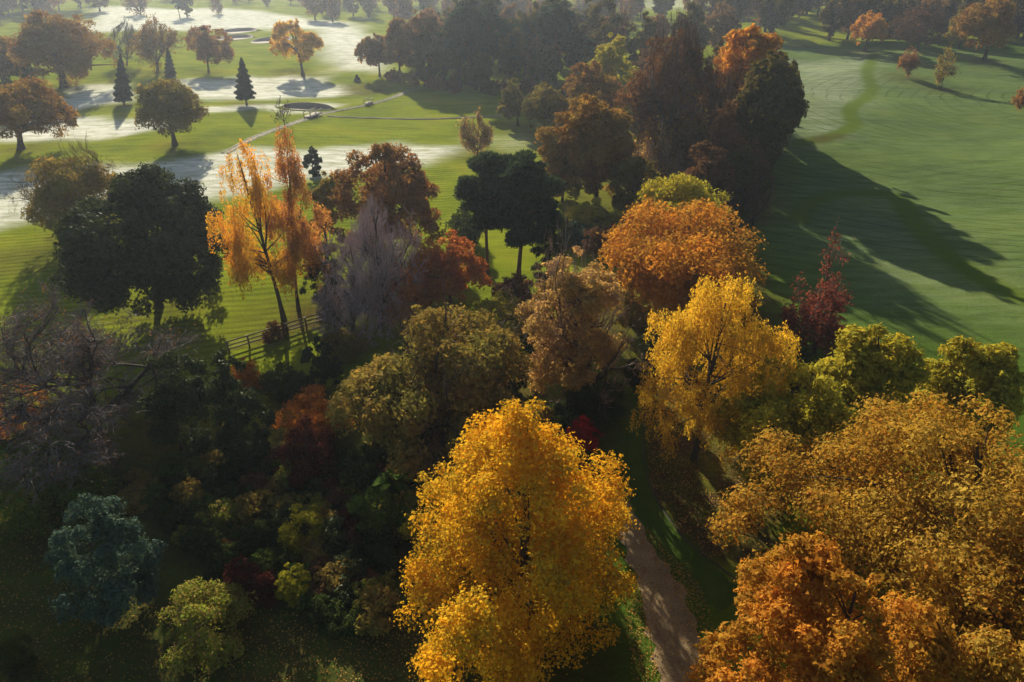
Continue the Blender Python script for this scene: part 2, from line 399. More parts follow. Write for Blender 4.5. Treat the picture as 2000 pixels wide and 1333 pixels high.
def build(o, rng, shape, pk, H, R, dx, mat, n, s, cb, K, bark, tr, twigs, twig_mat, tw, limbs, rcf, fork, yr, flat, aspect, strand, droop=0.0, thin=True):
    tr = tr or max(.06, H * .022)
    C, rc = clumps(rng, K, R, H, cb, dx, pk, rcf, yr=yr)
    ax = np.array([dx, 0, H * (cb + .3 * (1 - cb))])
    gt = Geo(); TW = None
    if twigs and (twigs > 1200 or not n):
        TW = branching(rng, H, R, dx, cb, pk, tr, twigs, gt, droop)
        gw = Geo()
        for (a_, b_, c_, r_), wd in zip(TW, (tw * 1.5, tw)): ribbons(gw, a_, b_, c_, np.maximum(r_ * .8, wd), rng)
        gw.obj('twigs', twig_mat, o, kind='stuff')
    else:
        P, Ls = skeleton(gt, rng, H, R, dx, cb, C, tr, limbs=limbs, fork=fork)
    gt.obj('trunk', bark, o, smooth=True)
    if n:
        g = Geo()
        if strand:
            m = strand; per = max(6, n // m)
            kk = rng.choice(len(C), m, p=rc / rc.sum())
            st = C[kk] + unit(rng.normal(size=(m, 3))) * (rc[kk] * rng.uniform(.3, 1, m))[:, None]
            ln = H * (rng.uniform(.05, .15, m) if H > 14 else rng.uniform(.08, .24, m)); ln = np.minimum(ln, np.maximum(st[:, 2] - H * cb * .55, .4))
            u = rng.random((m, per))
            sway = unit(np.concatenate([st[:, :2] - [[dx, 0]], np.zeros((m, 1))], 1))
            Q = st[:, None] + sway[:, None] * (np.sin(u * 2.2) * .10 * ln[:, None])[..., None]
            Q[..., 2] -= u * ln[:, None]
            Q = Q.reshape(-1, 3) + rng.normal(size=(m * per, 3)) * np.array([.09, .09, .05])
            nn = unit(rng.normal(size=(len(Q), 3)) * np.array([1, 1, .35]))
            ax3 = rng.normal(size=(len(Q), 3)) * .35 + np.array([0, 0, -1.])
            leaves(g, Q, nn, s * rng.uniform(.7, 1.3, len(Q)), rng, aspect, axis=ax3)
            gs = Geo(); e = st + sway * (.08 * ln)[:, None]; e[:, 2] -= ln
            ribbons(gs, st, (st + e) / 2 + sway * .05, e, .012, rng); gs.obj('hanging_twigs', twig_mat, o, kind='stuff')
        elif TW and thin:
            a_, b_, c_, _ = TW[-1]; kk = rng.integers(len(a_), size=n); u = rng.uniform(.3, 1.1, n)[:, None]
            Q = a_[kk] + (c_[kk] - a_[kk]) * u + rng.normal(size=(n, 3)) * s * .9
            nn = unit(rng.normal(size=(n, 3)) + np.array([0, 0, .5]))
            leaves(g, Q, nn, s * rng.uniform(.6, 1.4, n), rng, aspect)
        elif shape == 'pine':
            kk = rng.choice(len(C), n, p=rc ** 2 / (rc ** 2).sum())
            d = unit(rng.normal(size=(n, 3)) + np.array([0, 0, .5])); u = rng.random(n) ** .45
            Q = C[kk] + d * (rc[kk] * u)[:, None] * np.array([1.1, 1.1, .5])
            nn = unit(rng.normal(size=(n, 3)))
            leaves(g, Q, nn, s * rng.uniform(.7, 1.4, n), rng, .4, axis=d + np.array([0, 0, .4]) + rng.normal(size=(n, 3)) * .4)
        elif shape == 'spire':
            t = 1 - np.sqrt(rng.random(n)); ph = rng.uniform(0, 6.283, n)
            tier = .80 + .20 * np.sin(t * 46 + np.sin(ph * 3) * 1.2) + .12 * np.sin(ph * 5 + t * 9)
            r = prof('spire', t) * R * tier * rng.random(n) ** .3
            Q = np.stack([dx * t + np.cos(ph) * r, np.sin(ph) * r, H * (cb + (1 - cb) * t) - r * .22], 1)
            d = np.stack([np.cos(ph), np.sin(ph), -.15 + 0 * ph], 1)
            nn = unit(rng.normal(size=(n, 3)) * .7 + np.array([0, 0, .6]) + d * .3)
            leaves(g, Q, nn, s * rng.uniform(.7, 1.3, n), rng, .5, axis=d + rng.normal(size=(n, 3)) * .4)
        else:
            clump_leaves(g, rng, C, rc, n, s, ax, flat, aspect=aspect)
        g.obj('crown', mat, o, kind='stuff')

def copy_thing(src, loc, rz, sx, sz, label=None, group=None):
    c = src.copy(); col.objects.link(c); c.location = [float(q) for q in loc]; c.rotation_euler = (0, 0, rz); c.scale = (sx, sx, sz)
    if label: c['label'] = label
    if group: c['group'] = group
    for ch in src.children:
        k = ch.copy(); col.objects.link(k); k.parent = c
    return c

# ------------------------------------------------------------------ the ground
def poly_sd(P, poly):
    """signed distance to a polygon, negative inside"""
    x, y = P[:, 0], P[:, 1]; d = np.full(len(P), 1e18); ins = np.zeros(len(P), bool); n = len(poly)
    for i in range(n):
        a, b = poly[i], poly[(i + 1) % n]; e = b - a
        wv = P - a; tt = np.clip((wv @ e) / (e @ e + 1e-9), 0, 1); q = wv - tt[:, None] * e
        d = np.minimum(d, (q ** 2).sum(1))
        c = ((a[1] > y) != (b[1] > y)); xs = (b[0] - a[0]) * (y - a[1]) / (b[1] - a[1] + 1e-12) + a[0]
        ins ^= c & (x < xs)
    return np.where(ins, -1, 1) * np.sqrt(d)

def line_d(P, line):
    d = np.full(len(P), 1e18)
    for a, b in zip(line[:-1], line[1:]):
        e = b - a; wv = P - a; tt = np.clip((wv @ e) / (e @ e + 1e-9), 0, 1); q = wv - tt[:, None] * e
        d = np.minimum(d, (q ** 2).sum(1))
    return np.sqrt(d)

def W2(pts): return np.array([at(*p)[:2] for p in pts])

def smooth_line(pts, k=8):
    pts = np.asarray(pts, float); out = []
    Q = np.concatenate([[2 * pts[0] - pts[1]], pts, [2 * pts[-1] - pts[-2]]])
    for i in range(1, len(Q) - 2):
        for t in np.linspace(0, 1, k, endpoint=False):
            a, b, c, d = Q[i - 1:i + 3]
            out.append(.5 * (2 * b + (c - a) * t + (2 * a - 5 * b + 4 * c - d) * t * t + (3 * b - a - 3 * c + d) * t ** 3))
    out.append(pts[-1]); return np.array(out)

ys = [-60.0]
while ys[-1] < 470: ys.append(ys[-1] + max(.7, min(2.6, .7 + (ys[-1] - 30) * .0095)))
ys = np.array(ys + [500, 560, 650, 800, 1000, 1300, 1700, 2200])
xs = [0.0]
while xs[-1] < 1500: xs.append(xs[-1] + (1.0 if xs[-1] < 75 else (1.8 if xs[-1] < 200 else (8 if xs[-1] < 300 else 120))))
xs = np.array(xs); xs = np.concatenate([-xs[:0:-1], xs])
GX, GY = np.meshgrid(xs, ys); P2 = np.stack([GX.ravel(), GY.ravel()], 1)

def soft(sd, wdt): 
    k = np.clip(.5 - sd / wdt, 0, 1); return k * k * (3 - 2 * k)

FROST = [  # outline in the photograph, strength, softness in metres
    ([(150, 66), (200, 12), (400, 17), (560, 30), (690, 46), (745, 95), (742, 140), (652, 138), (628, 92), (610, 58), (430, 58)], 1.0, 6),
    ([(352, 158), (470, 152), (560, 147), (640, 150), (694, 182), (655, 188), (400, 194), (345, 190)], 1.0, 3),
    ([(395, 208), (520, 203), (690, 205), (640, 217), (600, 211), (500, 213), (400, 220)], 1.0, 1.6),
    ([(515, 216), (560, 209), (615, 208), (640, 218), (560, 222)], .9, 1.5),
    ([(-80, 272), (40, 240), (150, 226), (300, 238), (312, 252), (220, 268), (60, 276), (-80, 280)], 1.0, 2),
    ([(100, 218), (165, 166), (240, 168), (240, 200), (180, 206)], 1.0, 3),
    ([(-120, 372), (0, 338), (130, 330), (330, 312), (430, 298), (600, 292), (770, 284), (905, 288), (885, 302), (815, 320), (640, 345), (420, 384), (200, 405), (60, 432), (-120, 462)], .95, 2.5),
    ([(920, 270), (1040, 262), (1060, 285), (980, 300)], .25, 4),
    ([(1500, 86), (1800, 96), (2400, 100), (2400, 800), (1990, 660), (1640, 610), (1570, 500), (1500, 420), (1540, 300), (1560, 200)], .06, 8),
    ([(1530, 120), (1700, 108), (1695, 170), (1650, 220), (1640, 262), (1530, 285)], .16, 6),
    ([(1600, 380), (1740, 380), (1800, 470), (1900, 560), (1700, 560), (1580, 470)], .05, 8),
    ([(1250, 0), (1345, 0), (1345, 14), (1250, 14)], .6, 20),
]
def wob(a, b, sc): return np.sin(P2[:, 0] / sc + a) * np.sin(P2[:, 1] / (sc * 1.3) + b)
P2F = P2 + np.stack([1.6 * wob(0, 1, 6.1) + 1.0 * wob(2, 4, 2.7), 1.2 * wob(3, 2, 5.3) + .8 * wob(1, 5, 2.3)], 1) * np.clip(P2[:, 1:2] / 90, .3, 1.4)
frost = np.zeros(len(P2))
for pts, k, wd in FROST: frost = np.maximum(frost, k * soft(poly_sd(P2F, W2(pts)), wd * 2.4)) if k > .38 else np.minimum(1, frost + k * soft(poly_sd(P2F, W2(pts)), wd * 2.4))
TRACK = [smooth_line(W2([(1708, 104), (1694, 140), (1702, 178), (1660, 214), (1668, 244), (1618, 268), (1560, 280)])),
         smooth_line(W2([(1560, 430), (1590, 392), (1660, 378), (1745, 384), (1790, 440), (1870, 515), (1990, 580), (2150, 640)]))]
track = np.zeros(len(P2))
for ln, wd in zip(TRACK, (1.2, 1.1)): track = np.maximum(track, soft(line_d(P2, ln) - wd, 1.6))
for off, ln in ((2.6, TRACK[1]), (-2.6, TRACK[1])):
    q = line_d(P2, ln); frost = frost - .12 * np.exp(-((q - 2.9) / .35) ** 2) * (frost > .2)
frost = np.clip(frost * (1 - track), 0, 1)
LITTER_AND_SHADE = [([(1252, 770), (1258, 900), (1266, 962), (1325, 1045), (1385, 1095), (1500, 1120), (1560, 900), (1500, 760), (1330, 720)], 1, .5),
          ([(430, 690), (520, 655), (600, 590), (700, 560), (760, 610), (640, 640)], .9, 1.5),
          ([(380, 1130), (600, 1130), (900, 1200), (1100, 1290), (900, 1400), (500, 1400)], .55, 4),
          ([(250, 760), (700, 740), (1100, 740), (1230, 790), (1150, 1000), (800, 1150), (400, 1100), (200, 900)], .85, 4),
          ([(660, 168), (720, 160), (770, 172), (740, 185), (680, 190)], .7, 5),
          ([(520, 138), (600, 132), (610, 142), (540, 150)], .6, 4),
          ([(40, 480), (150, 470), (180, 510), (60, 540), (-60, 540), (-60, 500)], .5, 5),
          ([(1150, 560), (1480, 480), (1540, 640), (1500, 760), (1250, 780), (1050, 700)], .8, 4),
          ([(700, 150), (1050, 165), (1180, 230), (1480, 330), (1540, 420), (1400, 480), (1100, 420), (1000, 180), (720, 150)], .6, 6),
          ([(-300, 930), (120, 940), (420, 1000), (820, 1080), (1150, 1180), (1215, 1240), (1215, 1420), (-300, 1420)], .72, 3),  # leaf litter, and the lower-left lawn's shade put into the colour as well
          ([(1570, 272), (1640, 262), (1660, 268), (1600, 282)], .8, 3)]
litter_and_shade = np.zeros(len(P2))
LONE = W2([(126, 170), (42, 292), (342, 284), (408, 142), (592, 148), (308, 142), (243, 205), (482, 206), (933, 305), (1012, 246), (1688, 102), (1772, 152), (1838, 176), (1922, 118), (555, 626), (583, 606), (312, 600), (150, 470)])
for c in LONE: litter_and_shade = np.maximum(litter_and_shade, .55 * np.exp(-((P2 - c) ** 2).sum(1) / 20))
for pts, k, wd in LITTER_AND_SHADE: litter_and_shade = np.maximum(litter_and_shade, k * soft(poly_sd(P2, W2(pts)), wd))
mown = np.maximum(soft(poly_sd(P2, W2([(-300, 470), (150, 440), (420, 400), (640, 350), (900, 310), (900, 480), (620, 640), (450, 700), (-300, 720)])), 6), .55 * soft(poly_sd(P2, W2([(560, 235), (980, 235), (1040, 280), (640, 300)])), 5))
lush = soft(poly_sd(P2, W2([(1440, 84), (2600, 70), (2600, 1400), (1900, 1400), (1500, 900), (1440, 500)])), 12)
lush = np.maximum(lush, soft(poly_sd(P2, W2([(-400, 900), (500, 880), (900, 800), (1260, 760), (1420, 1140), (1500, 1500), (-400, 1500)])), 5))
mown = np.maximum(mown, .45 * soft(poly_sd(P2, W2(FROST[8][0])), 8))
rough = soft(poly_sd(P2, W2([(1380, 60), (2300, 80), (2300, 95), (1540, 88), (1380, 90)])), 10)
gz = height(P2[:, 0], P2[:, 1])

gm, t, out = new_mat('meadow_grass')
tc = N(t, 'ShaderNodeTexCoord')
def noise(scale, detail=4, stretch=None, rgh=.6):
    n_ = N(t, 'ShaderNodeTexNoise', i_Scale=scale, i_Detail=float(detail), i_Roughness=rgh)
    if stretch:
        mp = N(t, 'ShaderNodeMapping'); mp.inputs['Scale'].default_value = stretch[0]; mp.inputs['Rotation'].default_value = (0, 0, stretch[1])
        t.links.new(tc.outputs['Object'], mp.inputs[0]); t.links.new(mp.outputs[0], n_.inputs['Vector'])
    else: t.links.new(tc.outputs['Object'], n_.inputs['Vector'])
    return n_.outputs['Fac']
def attr(nm): return N(t, 'ShaderNodeAttribute', attribute_name=nm).outputs['Fac']
def math_(op, a, b):
    m_ = N(t, 'ShaderNodeMath', operation=op)
    for i, v in enumerate((a, b)):
        if hasattr(v, 'links'): t.links.new(v, m_.inputs[i])
        else: m_.inputs[i].default_value = v
    return m_.outputs[0]
g1 = ramp(t, noise(.09, 5), [(.3, (.11, .15, .010)), (.55, (.19, .225, .014)), (.75, (.26, .25, .02))]).outputs[0]
fine = ramp(t, noise(5.0, 4, rgh=.75), [(.3, (.62, .62, .62)), (.7, (1.3, 1.3, 1.3))]).outputs[0]
# mowing lines: wandering bands a couple of metres wide
wv = N(t, 'ShaderNodeTexWave', wave_type='BANDS', bands_direction='Y'); wv.inputs['Scale'].default_value = .30
wv.inputs['Distortion'].default_value = 5.5; wv.inputs['Detail'].default_value = 2.0; wv.inputs['Detail Scale'].default_value = .22
mpw = N(t, 'ShaderNodeMapping'); mpw.inputs['Rotation'].default_value = (0, 0, -.22); t.links.new(tc.outputs['Object'], mpw.inputs[0]); t.links.new(mpw.outputs[0], wv.inputs['Vector'])
mow = ramp(t, wv.outputs['Fac'], [(.15, (.66, .66, .66)), (.6, (1.1, 1.1, 1.1))]).outputs[0]
mow = mixc(t, math_('MULTIPLY', attr('mown'), ramp(t, noise(.12, 3), [(.35, (.15, .15, .15)), (.65, (1, 1, 1))]).outputs[0]), (1, 1, 1), mow)
streak = ramp(t, noise(.55, 6, ((.22, 1.5, 1), -.15), .75), [(.3, (.66, .66, .66)), (.68, (1.18, 1.18, 1.18))]).outputs[0]
ring = N(t, 'ShaderNodeTexWave', wave_type='RINGS', rings_direction='SPHERICAL'); ring.inputs['Scale'].default_value = .16
ring.inputs['Distortion'].default_value = 22.0; ring.inputs['Detail'].default_value = 3.0; ring.inputs['Detail Scale'].default_value = .12
mpr = N(t, 'ShaderNodeMapping'); mpr.inputs['Location'].default_value = (-95, -150, 0); mpr.inputs['Scale'].default_value = (.6, 1, 1); t.links.new(tc.outputs['Object'], mpr.inputs[0]); t.links.new(mpr.outputs[0], ring.inputs['Vector'])
wheel = ramp(t, ring.outputs['Fac'], [(.0, (.62, .62, .62)), (.12, (1, 1, 1))]).outputs[0]
wheel = mixc(t, math_('MULTIPLY', attr('lush'), ramp(t, noise(.06, 3), [(.4, (0, 0, 0)), (.6, (.9, .9, .9))]).outputs[0]), (1, 1, 1), wheel)
gcol = mixc(t, 1.0, mixc(t, .75, g1, fine, 'MULTIPLY'), mow, 'MULTIPLY')
fr = attr('frost')
frn = math_('MULTIPLY', fr, ramp(t, noise(.55, 5, ((.5, 1.4, 1), -.2), .7), [(.28, (.3, .3, .3)), (.58, (1.05, 1.05, 1.05))]).outputs[0])
fmask = frn
gcol = mixc(t, math_('MULTIPLY', attr('lush'), .9), gcol, mixc(t, .6, ramp(t, noise(.07, 5), [(.3, (.035, .078, .012)), (.5, (.055, .105, .013)), (.72, (.085, .13, .016))]).outputs[0], fine, 'MULTIPLY'))
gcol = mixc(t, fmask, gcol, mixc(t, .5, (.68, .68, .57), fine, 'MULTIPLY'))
gcol = mixc(t, 1.0, gcol, mixc(t, 1.0, streak, wheel, 'MULTIPLY'), 'MULTIPLY')
gcol = mixc(t, math_('MULTIPLY', attr('track'), .8), gcol, (.085, .12, .014))
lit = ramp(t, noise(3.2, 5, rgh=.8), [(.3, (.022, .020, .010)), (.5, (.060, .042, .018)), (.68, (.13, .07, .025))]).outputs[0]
lm = math_('MULTIPLY', attr('litter_and_shade'), ramp(t, noise(.5, 4), [(.25, (.35, .35, .35)), (.6, (1, 1, 1))]).outputs[0])
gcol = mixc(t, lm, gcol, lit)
pb = N(t, 'ShaderNodeBsdfDiffuse')
t.links.new(gcol, pb.inputs['Color'])
bu = N(t, 'ShaderNodeBump', i_Strength=.5, i_Distance=.10); t.links.new(noise(3.5, 5, rgh=.8), bu.inputs['Height']); t.links.new(bu.outputs[0], pb.inputs['Normal'])
t.links.new(pb.outputs[0], out.inputs[0]); M['grass'] = gm

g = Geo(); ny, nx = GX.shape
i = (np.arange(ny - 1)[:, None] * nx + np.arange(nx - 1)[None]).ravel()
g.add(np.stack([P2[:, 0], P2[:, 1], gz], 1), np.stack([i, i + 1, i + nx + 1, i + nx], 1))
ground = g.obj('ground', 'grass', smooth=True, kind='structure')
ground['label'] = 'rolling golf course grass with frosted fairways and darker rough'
for nm, arr in (('frost', frost), ('litter_and_shade', litter_and_shade), ('track', track), ('mown', mown), ('lush', lush)):
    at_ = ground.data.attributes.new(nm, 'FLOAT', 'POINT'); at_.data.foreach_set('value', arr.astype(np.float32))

def strip(name, line, widths, mat, lift=.012, label=None, prof_=None, kind='structure', smooth=True):
    """a sheet or low bank laid along a line on the ground; prof_ = [(offset fraction, height)]"""
    L = np.asarray(line); T = np.gradient(L, axis=0); T = unit(T); Nn = np.stack([T[:, 1], -T[:, 0]], 1)
    wd = np.broadcast_to(widths, (len(L),)); pr = prof_ or [(a, 0.0) for a in np.linspace(-.5, .5, 7)]
    V = []
    for o_, h_ in pr:
        q = L + Nn * (o_ * wd * (1 + (.10 * np.sin(np.arange(len(L)) * 1.7 + o_ * 9) + .07 * np.sin(np.arange(len(L)) * .61 + o_ * 4)) * (abs(o_) > .4)))[:, None]; V.append(np.stack([q[:, 0], q[:, 1], height(q[:, 0], q[:, 1]) + lift + h_], 1))
    V = np.stack(V, 1); m_ = len(pr)
    ii = (np.arange(len(L) - 1)[:, None] * m_ + np.arange(m_ - 1)[None]).ravel()
    gg = Geo(); gg.add(V, np.stack([ii, ii + 1, ii + m_ + 1, ii + m_], 1))
    o = gg.obj(name, mat, kind=kind, smooth=smooth)
    if label: o['label'] = label
    return o

# gravel path through the garden, with a mown verge and a cut edge along the bed
gp, t, out = new_mat('gravel'); tc = N(t, 'ShaderNodeTexCoord')
pcol = ramp(t, noise(9, 6, rgh=.8), [(.3, (.16, .11, .055)), (.5, (.28, .205, .115)), (.72, (.40, .31, .19))]).outputs[0]
pcol = mixc(t, 1.0, pcol, ramp(t, noise(.8, 4), [(.3, (.7, .7, .66)), (.7, (1.1, 1.08, 1.05))]).outputs[0], 'MULTIPLY')
pcol = mixc(t, ramp(t, noise(1.4, 5), [(.55, (0, 0, 0)), (.75, (.6, .6, .6))]).outputs[0], pcol, (.14, .075, .035))
pb = N(t, 'ShaderNodeBsdfDiffuse'); t.links.new(pcol, pb.inputs['Color'])
bu = N(t, 'ShaderNodeBump', i_Strength=.5, i_Distance=.04); t.links.new(noise(14, 5), bu.inputs['Height']); t.links.new(bu.outputs[0], pb.inputs['Normal'])
t.links.new(pb.outputs[0], out.inputs[0]); M['gravel'] = gp
pl = smooth_line(W2([(1420, 1520), (1345, 1333), (1312, 1220), (1272, 1110), (1225, 1022), (1172, 955)]))
strip('garden_path', pl, np.interp(np.linspace(0, 1, len(pl)), [0, .25, .45, .7, 1], [3.2, 2.8, 2.4, 1.9, 1.6]) + .22 * np.sin(np.arange(len(pl)) * 1.3), 'gravel', label='worn gravel path curving past the golden tree')
vm, t, out = new_mat('verge_grass'); tc = N(t, 'ShaderNodeTexCoord')
vcol = ramp(t, noise(.7, 5), [(.3, (.04, .075, .012)), (.7, (.07, .11, .016))]).outputs[0]
vcol = mixc(t, .8, vcol, ramp(t, noise(7, 4, rgh=.8), [(.3, (.6, .6, .6)), (.7, (1.3, 1.3, 1.3))]).outputs[0], 'MULTIPLY')
pb = N(t, 'ShaderNodeBsdfDiffuse'); t.links.new(vcol, pb.inputs['Color'])
bu = N(t, 'ShaderNodeBump', i_Strength=.6, i_Distance=.06); t.links.new(noise(11, 5), bu.inputs['Height']); t.links.new(bu.outputs[0], pb.inputs['Normal'])
t.links.new(pb.outputs[0], out.inputs[0]); M['verge'] = vm
vl = smooth_line(W2([(1430, 1180), (1370, 1125), (1310, 1065), (1262, 985), (1242, 900), (1244, 820), (1252, 760)]))
strip('grass_verge', vl, np.interp(np.linspace(0, 1, len(vl)), [0, .3, .6, 1], [2.3, 2.1, 1.5, .9]), 'verge', lift=.02, label='lush green mown verge between gravel path and leaf-strewn bed')
strip('lawn_edge', smooth_line(W2([(1455, 1145), (1392, 1098), (1330, 1045), (1278, 968), (1258, 900), (1258, 820), (1266, 770)])), .08, 'bark', lift=.0,
      prof_=[(-.5, -.05), (-.5, .06), (.5, .06), (.5, -.05)], label='thin cut edging between verge and leaf-strewn bed', smooth=False)
# drainage ditch across the golf course
dl = smooth_line(W2([(440, 300), (500, 268), (560, 246), (610, 229), (650, 219), (720, 205), (765, 192), (812, 172)]))
strip('drainage_ditch', dl, 1.7, 'bank', lift=0, prof_=[(-.5, -.03), (-.32, .12), (-.22, .14), (-.14, .03), (.14, .03), (.2, .16), (.32, .12), (.5, -.03)],
      label='narrow ditch with pale banks crossing the sunlit fairway')
dl2 = smooth_line(W2([(640, 228), (740, 232), (850, 233), (980, 228)]))
strip('field_drain', dl2, .7, 'timber', lift=0, prof_=[(-.5, -.03), (-.2, .16), (0, .02), (.2, .16), (.5, -.03)], label='faint drain line running right from the footbridge')

def bunker(px, py, rx, ry, rz, label):
    c = at(px, py); gg = Geo(); na = 40
    a = np.linspace(0, 2 * math.pi, na, endpoint=False); rr = 1 + .12 * np.sin(a * 2 + px) + .07 * np.sin(a * 3 + py)
    rings = [(1.35, 0.0 - .08, 1), (1.15, .5, 1), (1.0, 1.1, 1), (.95, 1.05, 0), (.80, .2, 0), (.5, .05, 0), (.02, .04, 0)]
    V = []
    for r, h, _ in rings:
        x = np.cos(a) * rx * rr * r; y = np.sin(a) * ry * rr * r
        hh = h * (.16 + .84 * np.maximum(np.sin(a), 0) ** .7) if h > .1 else h + 0 * a
        X = x * math.cos(rz) - y * math.sin(rz) + c[0]; Y = x * math.sin(rz) + y * math.cos(rz) + c[1]
        V.append(np.stack([X, Y, height(X, Y) + np.maximum(hh, -.08) + (.02 if h >= 0 else 0)], 1))
    V = np.concatenate(V)
    gg.add(V, np.zeros((0, 4), int))
    for k in range(len(rings) - 1):
        j = np.arange(na); f_ = np.stack([k * na + j, k * na + (j + 1) % na, (k + 1) * na + (j + 1) % na, (k + 1) * na + j], 1)
        gg.f.append(f_); gg.m.append(1 if rings[k + 1][2] else 0)
    o = gg.obj('sand_bunker', ['sand', 'grass'], smooth=True, kind='structure'); o['label'] = label
    for nm in ('frost', 'litter_and_shade', 'track', 'mown', 'lush'): o.data.attributes.new(nm, 'FLOAT', 'POINT')
    return o
bunker(464, 64, 7.5, 4, 0, 'upper of two sand bunkers on the far green slope')
bunker(458, 77, 6.5, 4, 0, 'lower of two sand bunkers on the far green slope')
bunker(528, 82, 6.5, 4, 0, 'shaded sand bunker left of the yellow tree')
bunker(598, 214, 4.6, 1.9, -.1, 'bunker with bright lip in front of the frosted strip')

MARKS = [(1690, 80, 'behind the round orange oak'), (1560, 70, 'beside the orange-topped oak'), (1792, 80, 'behind the dark leafless oak'), (1925, 80, 'behind the tall orange-brown tree'),
         (1620, 40, 'left of the round orange oak'), (2000, 60, 'at the right edge'), (2100, 40, 'at the far right'), (1440, 50, 'left of the orange-topped oak'), (1250, 40, 'above the dark brown beech'), (1100, 40, 'above the tall broad pine'),
         (980, 20, 'above the tallest pine'), (860, 30, 'above the first pine'), (760, 40, 'above the left tip of the pine wood'), (680, 40, 'right of the yellow-orange tree'), (590, 20, 'above the yellow-orange tree'),
         (470, 10, 'above the far bunkers'), (366, 10, 'above the rounded brown tree'), (276, 10, 'above the sparse brown tree'), (200, 20, 'right of the largest rust oak'), (120, 15, 'above the largest rust oak'), (20, 30, 'left of the largest rust oak'), (-80, 40, 'at the left edge'),
         (830, 150, 'beside the ivy-clad tree'), (900, 150, 'beside the first tall pine'), (960, 150, 'beside the tallest pine'), (1020, 150, 'beside the layered pine'), (1085, 150, 'beside the tall broad pine'), (1150, 150, 'at the right end'),
         (1310, 200, 'behind the dark brown beech'), (1460, 250, 'beside the orange-topped oak'), (1480, 330, 'beside the dark overhanging oak'), (1240, 180, 'beside the tall pale olive tree')]
def near(px, py): return min(MARKS, key=lambda m: (m[0] - px) ** 2 + ((m[1] - py) * 2) ** 2)[2]
def pxof(q):
    d = depth(q[1], q[2]); return 1000 + F * q[0] / d, pyof(q[1], q[2])
# ------------------------------------------------------------------ trees and shrubs (outline in photo pixels: base x, base y, left, right, top)
# --- nearest trees
def tulip():
    rng = np.random.default_rng(7)
    B, H, R, dx = fit(1015, 1215, 760, 1266, 772, 'tulip', .02)
    o = thing('tulip_tree', B, 'large bright golden yellow tree standing in the centre foreground beside the gravel path', 'tree')
    # leaf clumps spread evenly over the outline, then upright plumes that break it
    K = 80; t = (np.arange(K) + rng.uniform(0, 1, K)) / K; t = t ** 1.12; ph = np.arange(K) * 2.399 + rng.normal(size=K) * .25
    rc = R * rng.uniform(.12, .27, K) * (.55 + .5 * prof('tulip', t)); rr = np.maximum(prof('tulip', t) * R - rc * .8, 0) * rng.uniform(.70, 1.10, K)
    C = np.stack([dx + np.cos(ph) * rr, np.sin(ph) * rr, H * .03 + rc * .5 + t * (H - rc * 1.4)], 1)
    rr = rr * .8; C[:, 0] = dx + np.cos(ph) * rr; C[:, 1] = np.sin(ph) * rr; C[:, 2] *= .95
    Cb, rb = clumps(rng, 230, R, H, .02, dx, 'tulip', (.17, .27))
    C = np.vstack([C, Cb]); rc = np.append(rc, rb)
    # a second, lower leader on the left that faces the camera
    m = 26; t = rng.random(m); ph = rng.uniform(0, 6.28, m); rr = (1 - t) * R * .30 + .12
    C2 = np.stack([dx - R * .34 + np.cos(ph) * rr, -R * .92 + np.sin(ph) * rr, H * (.22 + .42 * t)], 1)
    C = np.concatenate([C, C2]); rc = np.concatenate([rc, R * rng.uniform(.13, .2, m) * (1.15 - .5 * t)])
    gt = Geo(); skeleton(gt, rng, H, R, dx, .06, C, .28, limbs=30, fork=.14, top=.9)
    gt.obj('trunk', 'bark', o, smooth=True)
    g = Geo(); clump_leaves(g, rng, C, rc, 95000, .13, np.array([dx, 0, H * .3]), fuzz=.2, aspect=.85, fold=True)
    g.obj('crown', 'gold', o, kind='stuff')
tulip()
tree('plane_tree', 'broad', 1850, 1255, 1470, 2200, 742, 'plane', 'huge orange-brown spreading tree filling the right foreground', thin=False, n=68000, s=.145, K=190, cb=.12, rcf=(.13, .22), limbs=44, aspect=.8, tr=.34)
tree('plane_tree', 'broad', 1600, 1500, 1352, 1830, 1035, 'plane_orange', 'vivid orange tree at the bottom right, just right of the gravel path', n=52000, s=.14, K=120, cb=.06, rcf=(.17, .28), limbs=26, aspect=.8, tr=.25)
tree('plane_tree', 'broad', 1990, 1560, 1740, 2250, 1040, 'plane', 'thinning yellow-brown tree in the bottom right corner', thin=False, n=34000, s=.14, K=90, cb=.06, rcf=(.17, .28), limbs=36, aspect=.8, tr=.26)
tree('weeping_birch', 'weep', 1355, 898, 1245, 1556, 500, 'weep_gold', 'yellow weeping birch with hanging strands right of the garden path', n=52000, s=.13, cb=.2, K=70, rcf=(.2, .32), strand=1500, bark='bark', limbs=34, tr=.2, aspect=.55, twig_mat='twig_tan')
tree('field_oak', 'broad', 1525, 985, 1390, 1680, 690, 'olive_gold', 'olive-green oak between the weeping birch and the big right-hand tree', n=26000, s=.17, cb=.08, K=70, aspect=.7, rcf=(.18, .3))
tree('field_oak', 'broad', 1690, 905, 1582, 1800, 606, 'olive_gold', 'left of two rounded yellow-green oaks edging the right fairway', n=32000, s=.2, cb=.05, K=64, aspect=.7, rcf=(.24, .38))
tree('field_oak', 'broad', 1895, 900, 1790, 1995, 634, 'olive_gold', 'right of two rounded yellow-green oaks edging the right fairway', n=32000, s=.2, cb=.05, K=64, aspect=.7, rcf=(.24, .38))
tree('red_maple', 'egg', 1590, 690, 1540, 1650, 487, 'red', 'thin dark red tree between yellow birch and green fairway', n=6000, s=.2, cb=.12, K=40, twigs=2500, twig_mat='twig_grey', rcf=(.16, .28))
